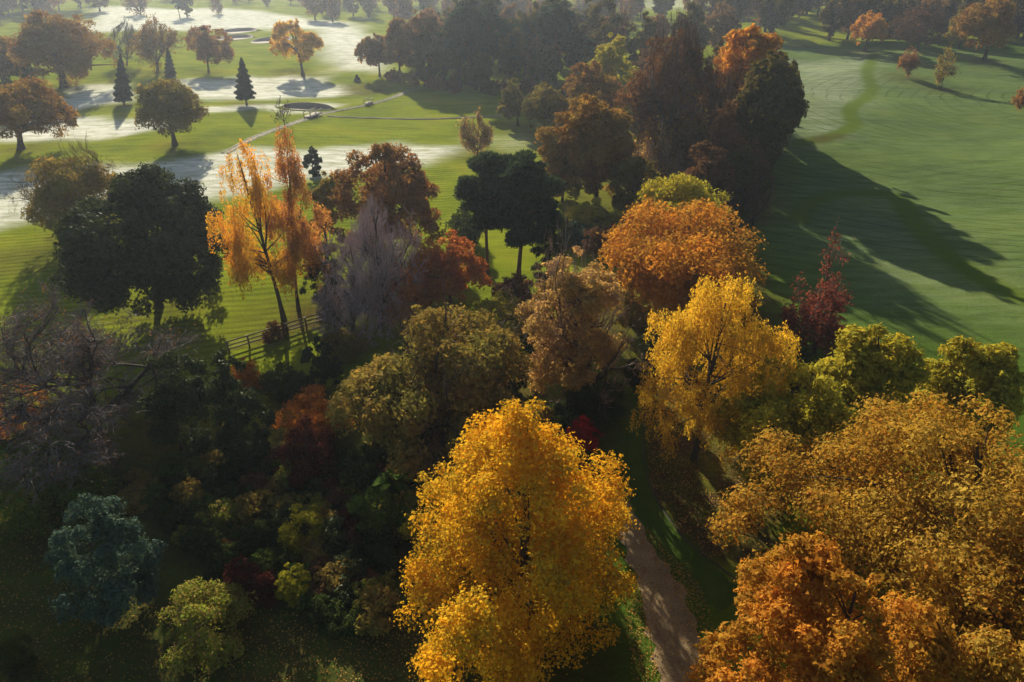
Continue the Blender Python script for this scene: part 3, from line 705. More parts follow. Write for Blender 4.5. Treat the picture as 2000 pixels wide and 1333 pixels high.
tree('maple', 'dome', 870, 868, 652, 1046, 566, 'olive_brown', 'broad olive-brown tree directly behind the golden tree', thin=False, n=40000, s=.21, cb=.06, K=64, rcf=(.17, .32), limbs=50, twigs=2500, twig_mat='twig_brown')
tree('cherry_tree', 'broad', 1130, 790, 1006, 1242, 462, 'tan', 'pinkish tan tree between the dark pines and the yellow weeping birch', thin=False, n=30000, s=.17, cb=.1, K=80, rcf=(.16, .28), twigs=4000, twig_mat='twig_pink', limbs=40)
tree('oak_tree', 'broad', 1335, 600, 1156, 1510, 372, 'oak_bright', 'bright orange oak behind the yellow weeping birch', n=42000, s=.23, cb=.1, K=90, limbs=40)
tree('oak_tree', 'broad', 1320, 520, 1200, 1436, 326, 'olive_gold', 'olive-gold oak rising just behind the bright orange oak', n=20000, s=.25, cb=.15, K=50)
# --- left foreground
tree('mulberry_tree', 'broad', 195, 872, -70, 480, 566, 'dark_brown', 'nearly bare spreading tree with thick forked trunk in the left foreground', n=5000, s=.14, cb=.26, K=130, twigs=22000, twig_mat='twig_dark', tw=.026, tr=.36, droop=.55)
tree('holm_oak', 'broad', 312, 600, 146, 452, 312, 'dark_green', 'tall dark evergreen oak beside the left lawn', n=56000, s=.27, cb=.05, K=100, rcf=(.18, .3), limbs=40)
tree('hornbeam', 'broad', 150, 470, 42, 250, 287, 'olive_brown', 'thin brown rounded tree left of the dark evergreen oak', n=15000, s=.24, cb=.14, K=60, thin=False, twigs=8000, twig_mat='twig_tan', tw=.03, limbs=34)
tree('weeping_birch', 'weep', 555, 626, 414, 566, 250, 'weep_orange', 'tall leaning birch with sparse hanging orange-yellow strands by the fence', n=21000, s=.16, cb=.24, K=60, rcf=(.18, .3), strand=1100, limbs=26, tr=.2, aspect=.5, twig_mat='twig_tan')
tree('silver_birch', 'weep', 583, 606, 515, 640, 226, 'birch_red', 'slim reddish birch close behind the leaning yellow birch', n=22000, s=.16, cb=.2, K=60, rcf=(.2, .34), strand=1200, limbs=26, tr=.15, aspect=.55, twig_mat='twig_tan')
tree('hornbeam', 'tall', 765, 500, 640, 882, 263, 'russet', 'rounded russet tree in front of the sunlit fairway', n=32000, s=.25, cb=.06, K=80, rcf=(.16, .28))
tree('hornbeam', 'tall', 640, 520, 590, 690, 330, 'olive_brown', 'small brown tree squeezed between birch and russet tree', n=9000, s=.24, cb=.06, K=30)
tree('bare_ash', 'weep', 745, 640, 628, 858, 388, 'twig_purple', 'leafless grey-purple tree in the middle of the garden', n=0, cb=.06, K=90, twigs=16000, twig_mat='twig_purple', tw=.03, limbs=44, rcf=(.16, .28))
tree('bare_ash', 'dome', 690, 668, 625, 770, 520, 'twig_purple', 'low grey leafless thicket left of the olive-brown tree', n=0, cb=.05, K=40, twigs=6000, twig_mat='twig_purple', tw=.03, limbs=20)
tree('fire_maple', 'broad', 880, 590, 800, 958, 446, 'fire', 'fiery orange-red maple left of the dark pine trunks', n=16000, s=.2, cb=.05, K=50)
tree('fire_maple', 'dome', 770, 615, 715, 850, 490, 'fire', 'dull orange maple behind the grey leafless tree', n=7000, s=.2, cb=.05, K=30)
# two scots pines
tree('scots_pine', 'pine', 952, 535, 884, 1010, 280, 'pine', 'left of two dark pines with tall bare trunks', n=24000, s=.36, cb=.3, K=44, rcf=(.26, .42), bark='bark_pine', limbs=22, tr=.22)
tree('scots_pine', 'pine', 1012, 548, 945, 1114, 280, 'pine', 'right of two dark pines with tall bare trunks', n=32000, s=.36, cb=.22, K=60, rcf=(.22, .38), bark='bark_pine', limbs=26, tr=.26)
tree('dark_yew', 'egg', 1068, 560, 1035, 1110, 430, 'dark_green', 'dark evergreen right of the pine trunks', 'shrub', n=7000, s=.2, cb=.03, K=26)
tree('grey_shrub', 'dome', 1125, 480, 1085, 1170, 425, 'blue_green', 'blue-grey shrub below the big orange-brown oak', 'shrub', n=5000, s=.22, cb=.03, K=24)
tree('brown_shrub', 'dome', 1010, 600, 955, 1060, 530, 'dark_brown', 'low dark brown shrubs at the foot of the pines', 'shrub', n=5000, s=.2, cb=.03, K=24)
# --- middle right mass
tree('oak_tree', 'tall', 1165, 400, 1046, 1248, 172, 'oak_orange', 'big orange-topped oak right of the pines', n=32000, s=.3, cb=.08, K=80, rcf=(.17, .3), limbs=40)
tree('oak_tree', 'broad', 1140, 270, 1085, 1222, 106, 'oak_orange', 'rust-topped oak behind the big orange-topped oak', n=15000, s=.36, cb=.12, K=46)
tree('oak_tree', 'broad', 1062, 265, 1015, 1115, 155, 'oak_olive', 'olive oak beside the small round-headed tree', n=10000, s=.34, cb=.1, K=40)
tree('oak_tree', 'egg', 1185, 220, 1148, 1246, 50, 'olive_gold', 'tall pale olive tree in front of the pine wood', n=9000, s=.42, cb=.15, K=40)
tree('oak_tree', 'broad', 1098, 395, 1050, 1160, 270, 'oak_olive', 'low olive oak in front of the big orange-topped oak', n=12000, s=.28, cb=.03, K=40)
tree('oak_tree', 'broad', 1232, 420, 1180, 1290, 290, 'oak_olive', 'olive-brown oak between orange-topped oak and dark brown beech', n=12000, s=.28, cb=.03, K=40)
tree('field_maple', 'dome', 1150, 450, 1100, 1210, 375, 'olive_gold', 'low yellow-olive maple at the foot of the big orange-topped oak', n=8000, s=.24, cb=.02, K=30)
tree('copper_beech', 'broad', 1310, 340, 1208, 1425, 45, 'dark_brown', 'very large dark brown beech losing its leaves', thin=False, n=16000, s=.36, cb=.08, K=110, twigs=15000, twig_mat='twig_brown', tw=.06, limbs=60, tr=.5, rcf=(.15, .26))
tree('russet_beech', 'tall', 1325, 370, 1268, 1400, 205, 'oak_orange', 'russet tree glowing in front of the dark brown beech', n=9000, s=.3, cb=.08, K=50, twigs=5000, tw=.045, limbs=30)
tree('bare_hawthorn', 'dome', 1290, 385, 1235, 1350, 255, 'tan', 'twiggy pinkish brown tree below the dark brown beech', n=2500, s=.26, cb=.06, K=50, twigs=6000, twig_mat='twig_pink', tw=.035, limbs=26)
tree('oak_tree', 'broad', 1462, 300, 1395, 1535, 32, 'oak_bright', 'orange-topped oak left of the green fairway', n=16000, s=.38, cb=.35, K=50)
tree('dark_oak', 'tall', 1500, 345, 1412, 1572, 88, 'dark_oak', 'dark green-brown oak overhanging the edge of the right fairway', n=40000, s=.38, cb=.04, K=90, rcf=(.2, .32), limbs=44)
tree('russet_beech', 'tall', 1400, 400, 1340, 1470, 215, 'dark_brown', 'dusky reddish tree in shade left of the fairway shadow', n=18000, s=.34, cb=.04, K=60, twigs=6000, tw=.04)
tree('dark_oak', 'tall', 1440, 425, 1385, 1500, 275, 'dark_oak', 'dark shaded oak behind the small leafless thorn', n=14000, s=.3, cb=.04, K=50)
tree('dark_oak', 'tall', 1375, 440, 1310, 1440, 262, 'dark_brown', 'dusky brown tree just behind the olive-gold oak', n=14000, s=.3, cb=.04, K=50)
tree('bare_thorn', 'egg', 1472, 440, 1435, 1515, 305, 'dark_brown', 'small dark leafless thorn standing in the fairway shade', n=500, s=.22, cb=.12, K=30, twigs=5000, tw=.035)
# --- lone trees of the golf course
tree('lime_tree', 'egg', 1012, 246, 970, 1028, 144, 'oak_olive', 'small neat round-headed tree on a bare trunk beside the wood', n=8000, s=.34, cb=.16, K=30)
tree('round_thorn', 'broad', 933, 305, 893, 974, 220, 'tan', 'round fuzzy tan bush on the sunlit fairway', n=2500, s=.22, cb=.04, K=50, twigs=8000, twig_mat='twig_tan', tw=.04, limbs=24)
tree('oak_tree', 'broad', 342, 284, 258, 400, 144, 'oak_olive', 'olive-gold oak with short trunk on the open fairway', n=16000, s=.34, cb=.16, K=60, tr=.4, limbs=36)
tree('oak_tree', 'broad', 42, 292, -40, 134, 150, 'oak_orange', 'dark orange oak at the left edge with a curved trunk', n=17000, s=.34, cb=.22, K=60, tr=.5, limbs=36)
tree('oak_tree', 'broad', 126, 170, 20, 218, 17, 'oak_orange', 'largest rust-coloured oak at the upper left', n=24000, s=.42, cb=.12, K=90, tr=.75, limbs=60, rcf=(.16, .27))
tree('oak_tree', 'broad', 8, 165, -60, 55, 60, 'oak_orange', 'rust-topped tree cut off by the left edge', n=9000, s=.4, cb=.2, K=40)
tree('dark_yew', 'dome', 22, 160, -30, 62, 105, 'dark_green', 'dark evergreen under the rust-topped trees at the left edge', n=7000, s=.36, cb=.04, K=30)
tree('cypress', 'spire', 243, 205, 228, 266, 107, 'spruce', 'narrow dark conifer between the big rust oak and the olive oak', n=6500, s=.36, cb=.1, limbs=2, tr=.15)
tree('cypress', 'spire', 334, 152, 322, 345, 93, 'spruce', 'small dark conifer behind the olive-gold oak', n=3500, s=.36, cb=.05, limbs=2, tr=.12)
tree('cypress', 'spire', 482, 206, 458, 499, 112, 'spruce', 'lone dark conifer standing on the frosted fairway', n=7500, s=.36, cb=.17, limbs=2, tr=.18)
tree('bare_oak', 'broad', 308, 142, 262, 362, 38, 'oak_orange', 'sparse brown tree with visible limbs behind the olive-gold oak', n=3500, s=.34, cb=.22, K=60, twigs=6000, twig_mat='twig_tan', tw=.06, limbs=36, tr=.35)
tree('bare_ash', 'broad', 248, 128, 222, 300, 42, 'twig_grey', 'pale grey leafless tree right of the largest rust oak', n=0, cb=.15, K=50, twigs=5500, twig_mat='twig_grey', tw=.055, limbs=26)
tree('lime_tree', 'broad', 408, 142, 366, 452, 46, 'russet', 'rounded brown tree left of the far bunkers', n=12000, s=.36, cb=.2, K=50, limbs=26)
tree('poplar_tree', 'tall', 592, 148, 532, 622, 31, 'weep_gold', 'lone yellow-orange tree on the far frosted fairway', n=11000, s=.4, cb=.2, K=46, limbs=26, tr=.4)
tree('bare_sapling', 'egg', 556, 246, 532, 578, 190, 'twig_brown', 'small leafless sapling by the ditch behind the birches', n=0, cb=.15, K=24, twigs=1600, tw=.04, limbs=16, tr=.09)
tree('dark_bush', 'spire', 698, 160, 689, 706, 146, 'spruce', 'tiny dark conical bush alone on the fairway', 'bush', n=900, s=.3, cb=.02, limbs=1, tr=.06)
tree('cypress', 'egg', 612, 345, 592, 632, 283, 'dark_green', 'dark green shrub behind the reddish birch', 'shrub', n=5000, s=.24, cb=.02, K=20)
# right fairway trees
tree('oak_tree', 'broad', 1688, 102, 1654, 1732, 18, 'oak_bright', 'round orange oak at the head of the green fairway', n=9000, s=.45, cb=.2, K=40, tr=.45)
tree('bare_oak', 'broad', 1792, 98, 1738, 1842, 6, 'dark_brown', 'dark leafless oak on the ridge right of the round orange oak', n=2500, s=.4, cb=.15, K=60, twigs=7000, tw=.08, limbs=36, tr=.4)
tree('oak_tree', 'broad', 1872, 95, 1845, 1912, 14, 'oak_olive', 'pale olive tree beside the tall orange tree at the right', n=7000, s=.45, cb=.1, K=36)
tree('oak_tree', 'tall', 1922, 118, 1868, 1992, -12, 'oak_orange', 'tall orange-brown tree with bare trunk at the upper right', n=12000, s=.45, cb=.22, K=50, tr=.5)
tree('bare_thorn', 'egg', 1772, 152, 1752, 1794, 98, 'russet', 'small reddish thorn bush standing on the green fairway', n=1800, s=.3, cb=.06, K=30, twigs=3000, twig_mat='twig_tan', tw=.05, limbs=20)
tree('sapling', 'egg', 1838, 176, 1820, 1868, 96, 'olive_brown', 'slim half-bare sapling right of the reddish thorn', n=1500, s=.28, cb=.25, K=26, twigs=1600, tw=.045, limbs=18, tr=.1)
tree('bare_thorn', 'egg', 2003, 222, 1984, 2025, 165, 'russet', 'reddish bush cut off by the right edge on the fairway', n=2500, s=.28, cb=.05, K=24, twigs=1500, twig_mat='twig_tan', tw=.05)
# --- pine wood across the middle distance
GP = 'trees of the pine wood'
for (bx, by, xl, xr, tp, mt, lb) in [
    (900, 172, 855, 945, 10, 'pine', 'tall dark pine at the left end of the pine wood'),
    (955, 168, 915, 1000, -8, 'pine', 'tallest blue-green pine left of centre in the wood'),
    (998, 158, 960, 1040, 30, 'pine', 'flat-topped pine with bare trunk in the wood'),
    (1025, 150, 990, 1068, 28, 'pine', 'layered pine in the centre of the wood'),
    (1085, 168, 1040, 1120, 0, 'pine', 'tall broad dark pine right of the layered pine'),
    (1120, 175, 1090, 1160, 55, 'pine', 'dark pine at the right end of the wood'),
    (930, 150, 890, 970, 20, 'pine', 'pine standing second row in the wood, between the tall pines'),
    (1055, 145, 1020, 1095, 45, 'pine', 'lower pine in the second row of the wood')]:
    tree('pine_tree', 'pine', bx, by, xl, xr, tp, mt, lb, group=GP, n=9000, s=.6, cb=.3, K=34, rcf=(.25, .4), bark='bark_pine', limbs=18, tr=.3)
for (bx, by, xl, xr, tp, mt, lb, cb_) in [
    (742, 150, 702, 770, 62, 'oak_orange', 'small orange tree at the left tip of the wood', .28),
    (782, 156, 745, 812, 28, 'oak_orange', 'tall yellow-brown tree second from the left tip of the wood', .25),
    (815, 160, 780, 870, 14, 'haze_rust', 'rust-topped tree behind the left tip of the wood', .25),
    (830, 168, 796, 862, 50, 'dark_oak', 'dark ivy-clad tree near the left tip of the wood', .05),
    (868, 170, 840, 900, 45, 'dark_oak', 'slender dark tree between ivy-clad tree and first pine', .1),
    (1000, 118, 960, 1030, -2, 'haze_rust', 'reddish tree peeping over the pines', .2),
    (1120, 120, 1080, 1160, 18, 'haze_olive', 'pale olive tree behind the right pines', .15),
    (1060, 172, 1030, 1100, 85, 'dark_oak', 'dark low tree under the right pines', .05),
    (930, 176, 900, 965, 95, 'dark_oak', 'dark understorey tree under the first pines', .05)]:
    tree('wood_tree', 'tall', bx, by, xl, xr, tp, mt, lb, group=GP, n=7500, s=.55, cb=cb_ * .8, K=40, tr=.28)
for k, (bx, by, mt) in enumerate([(770, 160, 'russet'), (800, 165, 'tan'), (850, 176, 'russet'), (885, 180, 'dark_brown'), (960, 184, 'dark_oak'), (985, 180, 'haze_rust'), (1035, 178, 'dark_brown'), (1100, 190, 'dark_oak')]):
    tree('undergrowth_shrub', 'dome', bx, by, bx - 22, bx + 22, by - 30, mt, 'low undergrowth shrub at the front edge of the pine wood, ' + near(bx, by), 'shrub', group='undergrowth along the pine wood', n=1300, s=.4, cb=.02, K=14, limbs=5, tr=.06)

# --- garden shrubs
def shrub(name, bx, by, xl, xr, tp, mt, lb, shape='dome', n=7000, s=.13, K=34, cat='shrub', **kw):
    kw.setdefault('cb', .03); kw.setdefault('tr', .07); kw.setdefault('limbs', 10)
    return tree(name, shape, bx, by, xl, xr, tp, mt, lb, cat, n=n, s=s, K=K, **kw)
shrub('blue_conifer', 205, 1190, 92, 302, 955, 'blue_green', 'large blue-green conifer bush at the lower left', 'egg', n=20000, s=.14, K=60)
shrub('rhododendron', 385, 1255, 295, 482, 1122, 'rhodo', 'green and pink-tinged rhododendron at the bottom left', n=12000, s=.12)
shrub('japanese_maple', 482, 1172, 425, 536, 1076, 'maroon', 'dark red dome-shaped shrub behind the rhododendron', n=8000, s=.1)
shrub('japanese_maple', 602, 932, 530, 676, 806, 'maroon', 'large dark maroon dome-shaped maple below the orange maple', n=14000, s=.11, K=40)
shrub('japanese_maple', 612, 850, 524, 698, 756, 'acer_orange', 'orange layered maple left of the olive-brown tree', 'weep', n=9000, s=.13, flat=.35, K=40)
shrub('yellow_shrub', 570, 1172, 540, 602, 1092, 'yellow_green', 'bright yellow-green shrub right of the dark red shrub', 'egg', n=5000, s=.11)
shrub('yellow_shrub', 585, 1062, 540, 640, 978, 'yellow_green', 'yellow-green shrub under the big log', n=5000, s=.11)
shrub('green_shrub', 735, 1030, 684, 800, 930, 'green', 'rounded mid-green shrub left of the golden tree', n=7000, s=.11)
shrub('yew_bush', 622, 755, 588, 664, 646, 'dark_green', 'upright dark green yew beside the sunlit grass strip', 'egg', n=9000, s=.14)
shrub('laurel', 545, 770, 500, 605, 705, 'shade_green', 'grey-green laurel below the fence', n=6000, s=.14)
shrub('laurel', 60, 985, -60, 190, 830, 'green', 'bright green laurel under the spreading bare tree', n=14000, s=.14, K=50)
shrub('laurel', 20, 840, -60, 90, 700, 'acer_orange', 'amber-leaved shrub glowing at the left edge', n=4000, s=.15)
shrub('holly', 455, 900, 385, 525, 650, 'dark_green', 'very dark holly right of the spreading bare tree', 'egg', n=14000, s=.16, K=44)
shrub('holly', 355, 880, 280, 430, 650, 'dark_green', 'dark holly behind the trunk of the spreading bare tree', 'egg', n=14000, s=.16, K=44)
shrub('amber_shrub', 475, 755, 440, 520, 688, 'acer_orange', 'small glowing orange shrub at the end of the fence', n=2200, s=.15)
shrub('brown_shrub', 532, 662, 505, 560, 622, 'dark_brown', 'low brown bush behind the fence', n=2200, s=.13, K=16)
shrub('dark_shrub', 640, 600, 590, 680, 480, 'dark_green', 'dark evergreen left of the grey leafless tree', 'egg', n=9000, s=.18)
shrub('crimson_shrub', 1135, 872, 1098, 1182, 808, 'crimson', 'crimson shrub just behind the golden tree', n=5000, s=.11)
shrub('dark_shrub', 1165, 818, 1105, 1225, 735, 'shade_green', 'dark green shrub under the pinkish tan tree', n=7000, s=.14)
shrub('dark_yew', 1258, 770, 1220, 1305, 640, 'dark_green', 'black-green yew left of the yellow weeping birch', 'egg', n=9000, s=.15)
shrub('crimson_shrub', 672, 1042, 642, 706, 996, 'maroon', 'small dark crimson shrub below the big log', n=2600, s=.09, K=16)
shrub('topiary_dome', 22, 1330, -28, 66, 1222, 'shade_green', 'clipped dome of dark yew at the bottom left corner', 'dome', n=9000, s=.07, K=60, rcf=(.2, .26), yr=1)
shrub('slender_bush', 820, 930, 780, 862, 815, 'shade_green', 'slender half-lit bush left of the golden tree top', 'egg', n=6000, s=.13)
shrub('olive_shrub', 815, 1075, 770, 870, 985, 'olive_gold', 'olive shrub touching the left side of the golden tree', n=5000, s=.12)

for (bx, by, xl, xr, tp, mt, lb) in [
    (975, 640, 915, 1040, 560, 'olive_gold', 'olive shrub between olive-brown tree and pine trunks'), (1060, 690, 1010, 1110, 600, 'shade_green', 'dark shrub between olive-brown tree and pinkish tan tree'),
    (1235, 640, 1195, 1285, 540, 'olive_brown', 'brown bushy tree between pinkish tan tree and orange oak'), (1075, 470, 1035, 1120, 400, 'shade_green', 'green bush right of the pines on the fairway edge'),
    (905, 480, 860, 950, 400, 'shade_green', 'dark green bush left of the pine trunks'), (1180, 500, 1130, 1230, 430, 'dark_brown', 'brown bush at the foot of the big orange-topped oak'),
    (1550, 760, 1500, 1610, 660, 'dark_green', 'dark bush under the red tree'), (980, 760, 930, 1040, 690, 'shade_green', 'dark shrub behind the top of the golden tree'),
    (1440, 820, 1400, 1500, 740, 'shade_green', 'dark shrub between the weeping birch and the olive-green oak'), (660, 700, 630, 720, 630, 'olive_brown', 'brown bush by the end of the fence')]:
    shrub('garden_shrub', bx, by, xl, xr, tp, mt, lb, 'dome', n=7000, s=.17)
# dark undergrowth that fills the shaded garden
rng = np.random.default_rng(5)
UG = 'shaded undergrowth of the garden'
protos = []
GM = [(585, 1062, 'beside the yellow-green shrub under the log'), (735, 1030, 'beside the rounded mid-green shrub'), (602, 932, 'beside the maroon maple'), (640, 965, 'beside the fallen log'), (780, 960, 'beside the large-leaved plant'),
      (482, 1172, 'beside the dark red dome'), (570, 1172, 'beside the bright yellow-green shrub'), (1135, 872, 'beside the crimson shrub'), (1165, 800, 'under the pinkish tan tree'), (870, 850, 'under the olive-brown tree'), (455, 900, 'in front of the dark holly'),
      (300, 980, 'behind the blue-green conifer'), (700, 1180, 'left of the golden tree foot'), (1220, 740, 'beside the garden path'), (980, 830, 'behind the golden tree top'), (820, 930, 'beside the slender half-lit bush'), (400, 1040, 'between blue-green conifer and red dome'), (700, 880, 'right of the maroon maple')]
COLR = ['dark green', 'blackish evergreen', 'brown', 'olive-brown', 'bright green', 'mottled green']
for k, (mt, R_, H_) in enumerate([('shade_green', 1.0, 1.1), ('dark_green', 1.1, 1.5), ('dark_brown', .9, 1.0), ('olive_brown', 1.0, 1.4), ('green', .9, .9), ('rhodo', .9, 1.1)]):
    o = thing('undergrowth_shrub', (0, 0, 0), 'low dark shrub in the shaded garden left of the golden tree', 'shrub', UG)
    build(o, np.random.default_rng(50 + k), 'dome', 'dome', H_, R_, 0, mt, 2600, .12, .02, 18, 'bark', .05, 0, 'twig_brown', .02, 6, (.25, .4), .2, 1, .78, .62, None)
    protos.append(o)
spots = []
poly = np.array([(240, 960), (330, 905), (520, 900), (700, 870), (880, 800), (1100, 800), (1180, 760), (1230, 690), (1215, 800), (1120, 860), (900, 880), (850, 1000), (770, 1060), (760, 1230), (640, 1230), (540, 1150), (420, 1100), (330, 1040), (300, 1000)], float)
taken = [(585, 1062), (735, 1030), (602, 932), (640, 965), (780, 960), (482, 1172), (570, 1172)]
while len(spots) < 112:
    q = np.array([rng.uniform(230, 1240), rng.uniform(690, 1240)])
    if poly_sd(q[None], poly)[0] > 0: continue
    if min(math.hypot(q[0] - a, q[1] - b) for a, b in spots + taken) < 25: continue
    spots.append(tuple(q))
used = [0] * 6
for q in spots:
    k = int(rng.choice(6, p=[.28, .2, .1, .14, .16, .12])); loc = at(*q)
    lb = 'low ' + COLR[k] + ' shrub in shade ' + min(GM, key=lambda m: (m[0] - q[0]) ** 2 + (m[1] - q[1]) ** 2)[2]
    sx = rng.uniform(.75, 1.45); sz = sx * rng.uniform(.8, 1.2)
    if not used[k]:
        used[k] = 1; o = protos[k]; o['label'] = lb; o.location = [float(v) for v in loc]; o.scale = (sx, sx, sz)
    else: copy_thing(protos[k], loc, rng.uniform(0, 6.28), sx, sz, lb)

# ------------------------------------------------------------------ far woods (a step beyond the golf course)
FAR = []
for k, (shape, mt, H_, R_, tw_, nl) in enumerate([
    ('broad', 'haze_brown', 14, 5.2, 900, 2600), ('tall', 'haze_olive', 16, 4.8, 0, 3800), ('broad', 'haze_rust', 13, 5.0, 500, 3200),
    ('tall', 'dark_oak', 17, 4.6, 0, 3800), ('pine', 'pine', 18, 4.4, 0, 3200), ('broad', 'haze_brown', 13, 5.0, 3000, 600)]):
    o = thing(('thinning_tree', 'olive_tree', 'rust_tree', 'dark_tree', 'pine_tree', 'bare_tree')[k], (0, 0, 0), '', 'tree')
    build(o, np.random.default_rng(80 + k), shape, shape, H_, R_, 0, mt, nl, .8, .06 if shape != 'pine' else .3, 34, 'bark', .3, tw_, 'twig_brown', .12, 14, (.24, .38), .3, 1, .78, .62, None)
    FAR.append(o)
fused = [0] * 6
KIND = ['brown thinning tree', 'olive tree', 'rust-coloured tree', 'dark tree', 'dark pine', 'bare tree']
def wood(poly_px, count, wts, label, group, hs=(.8, 1.15), gap=5.0, seed=1):
    rng = np.random.default_rng(seed); Pw = W2(poly_px); lo, hi = Pw.min(0), Pw.max(0); got = []; tries = 0
    while len(got) < count and tries < 9000:
        tries += 1; q = lo + rng.random(2) * (hi - lo)
        if poly_sd(q[None], Pw)[0] > 0: continue
        if got and min(np.hypot(*(q - a)) for a in got) < gap: continue
        got.append(q); k = int(rng.choice(6, p=np.array(wts) / sum(wts))); s_ = rng.uniform(*hs)
        loc = (q[0], q[1], float(height(*q)) - .05); lb = KIND[k] + ' ' + label + ', ' + near(*pxof(loc))
        if not fused[k]:
            fused[k] = 1; o = FAR[k]; o.location = loc; o.scale = (s_, s_, s_ * rng.uniform(.9, 1.1)); o['label'] = lb; o['group'] = group
        else: copy_thing(FAR[k], loc, rng.uniform(0, 6.28), s_, s_ * rng.uniform(.9, 1.1), lb, group)
wood([(1500, 80), (1560, 86), (1900, 82), (2350, 90), (2350, 74), (1500, 68)], 40, [3, 1.2, .4, 4, .5, 3], 'at the front of the right wood', 'trees at the front of the wood behind the green fairway', hs=(1.0, 1.3), gap=4.0, seed=11)
wood([(1380, 70), (1560, 76), (1900, 70), (2350, 74), (2500, 20), (2100, 12), (1330, 20)], 110, [4, 1.2, .6, 3, .6, 3], 'in the dark right wood', 'trees of the wood behind the green fairway', hs=(1.05, 1.45), gap=6.0, seed=1)
wood([(560, 8), (620, 30), (760, 44), (800, 60), (1180, 60), (1330, 40), (1200, 6), (800, 2)], 60, [3, 1.5, 2.4, 1, .8, 3], 'in the hazy wood', 'trees of the hazy wood behind the pines', hs=(.7, 1.0), gap=7, seed=2)
wood([(-260, 100), (-20, 60), (60, 34), (200, 26), (190, 6), (-300, 6)], 46, [2, 2, .8, 3, 1, 1], 'in the upper left wood', 'trees of the wood at the upper left', hs=(1.0, 1.4), gap=6, seed=3)
wood([(180, 8), (560, 14), (600, 4), (600, -14), (150, -14)], 26, [3, 1, 1, 1, .3, 4], 'in the far hedgerow', 'hedgerow trees beyond the far fairway', hs=(.5, .85), gap=10, seed=4)
wood([(-200, -6), (2300, -6), (2900, -24), (-900, -24)], 70, [3, 1, 1, 2, .5, 3], 'on the hazy skyline', 'trees on the skyline', hs=(.8, 1.2), gap=18, seed=5)
wood([(815, 158), (900, 168), (1110, 182), (1190, 150), (1180, 105), (880, 100), (800, 120)], 34, [.6, 1.2, .8, 4, 3, 1], 'inside the pine wood', 'trees deep inside the pine wood', hs=(.75, 1.1), gap=4.5, seed=6)
wood([(1420, 330), (1510, 345), (1540, 300), (1420, 200), (1220, 150), (1210, 220)], 14, [1.5, .6, .8, 3, 0, 1], 'among the big trees', 'trees among the big trees left of the green fairway', hs=(.7, .95), gap=4.5, seed=7)
# lone trees on the far fairway and the big hazy tree whose trunk throws the long shadow
for bx, by, k, s_, lb in [(276, 30, 5, 1.0, 'thick-trunked hazy tree on the far left fairway'), (366, 34, 3, .75, 'dark hazy tree right of the thick-trunked one on the far fairway'),
                          (352, 36, 4, .62, 'thin hazy pine on the far fairway'), (428, 28, 5, .5, 'small hazy tree alone on the far fairway'),
                          (616, 40, 0, 1.05, 'grey hazy tree at the end of the far fairway'), (650, 44, 0, .9, 'right one of the grey hazy trees at the end of the far fairway'),
                          (1280, 120, 2, 1.0, 'rusty tree behind the dark brown beech'), (1340, 130, 1, 1.1, 'olive tree behind the dark brown beech'), (1400, 110, 0, 1.1, 'brown tree behind the orange-topped oak'),
                          (1250, 150, 3, .9, 'dark tree between pine wood and brown beech'), (1200, 130, 5, 1.0, 'bare tree between pine wood and brown beech')]:
    copy_thing(FAR[k], at(bx, by, -.05), bx * .7, s_, s_, lb, 'hazy trees of the middle distance')
for o in FAR:
    if not o.get('label'): o.location = at(1300, 100); o['label'] = 'hazy tree beyond the brown beech'

# ------------------------------------------------------------------ small built things
# post-and-rail fence at the edge of the lawn
A, Bp = at(448, 690), at(668, 620)
f0 = (A + Bp) / 2
fe = thing('post_and_rail_fence', A, 'low wooden post and rail fence crossing the sunlit grass below the birches', 'fence')
dv = (Bp - A)[:2]; ln = np.hypot(*dv); u2 = dv / ln; ang = math.atan2(u2[1], u2[0]); npst = 7
for i in range(npst):
    q = u2 * ln * i / (npst - 1); g = Geo(); z0 = float(height(*(A[:2] + q))) - A[2]
    box(g, (q[0], q[1], z0 + .55), (.13, .13, 1.16), rz=ang); g.obj('post', 'timber', fe)
for i in range(npst - 1):
    for zz in (.32, .66, 1.02):
        g = Geo(); q = u2 * ln * (i + .5) / (npst - 1); z0 = float(height(*(A[:2] + q))) - A[2]
        nrm = np.array([-u2[1], u2[0]]) * .095
        box(g, (q[0] + nrm[0], q[1] + nrm[1], z0 + zz), (ln / (npst - 1) * .995, .05, .11), rz=ang); g.obj('rail', 'timber', fe)

def footbridge(px, py, L, wd, ang, label):
    b = thing('footbridge', at(px, py), label, 'bridge'); ca, sa = math.cos(ang), math.sin(ang)
    def bx(name, c, s):
        g = Geo(); box(g, (c[0] * ca - c[1] * sa, c[0] * sa + c[1] * ca, c[2]), s, rz=ang); g.obj(name, 'pale_timber', b)
    m = 9
    for i in range(m): bx('plank', ((i - (m - 1) / 2) * L / m, 0, .46), (L / m * .93, wd, .06))
    for s_ in (-1, 1):
        bx('beam', (0, s_ * wd * .4, .34), (L, .12, .17)); bx('handrail', (0, s_ * wd * .47, 1.25), (L, .07, .08))
        for e in (-.46, 0, .46): bx('post', (e * L, s_ * wd * .47, .86), (.09, .09, .74))
footbridge(612, 229, 4.2, 1.6, 1.25, 'pale wooden footbridge over the ditch behind the birches')
footbridge(720, 205, 2.2, 1.1, 1.3, 'tiny pale footbridge further along the ditch')

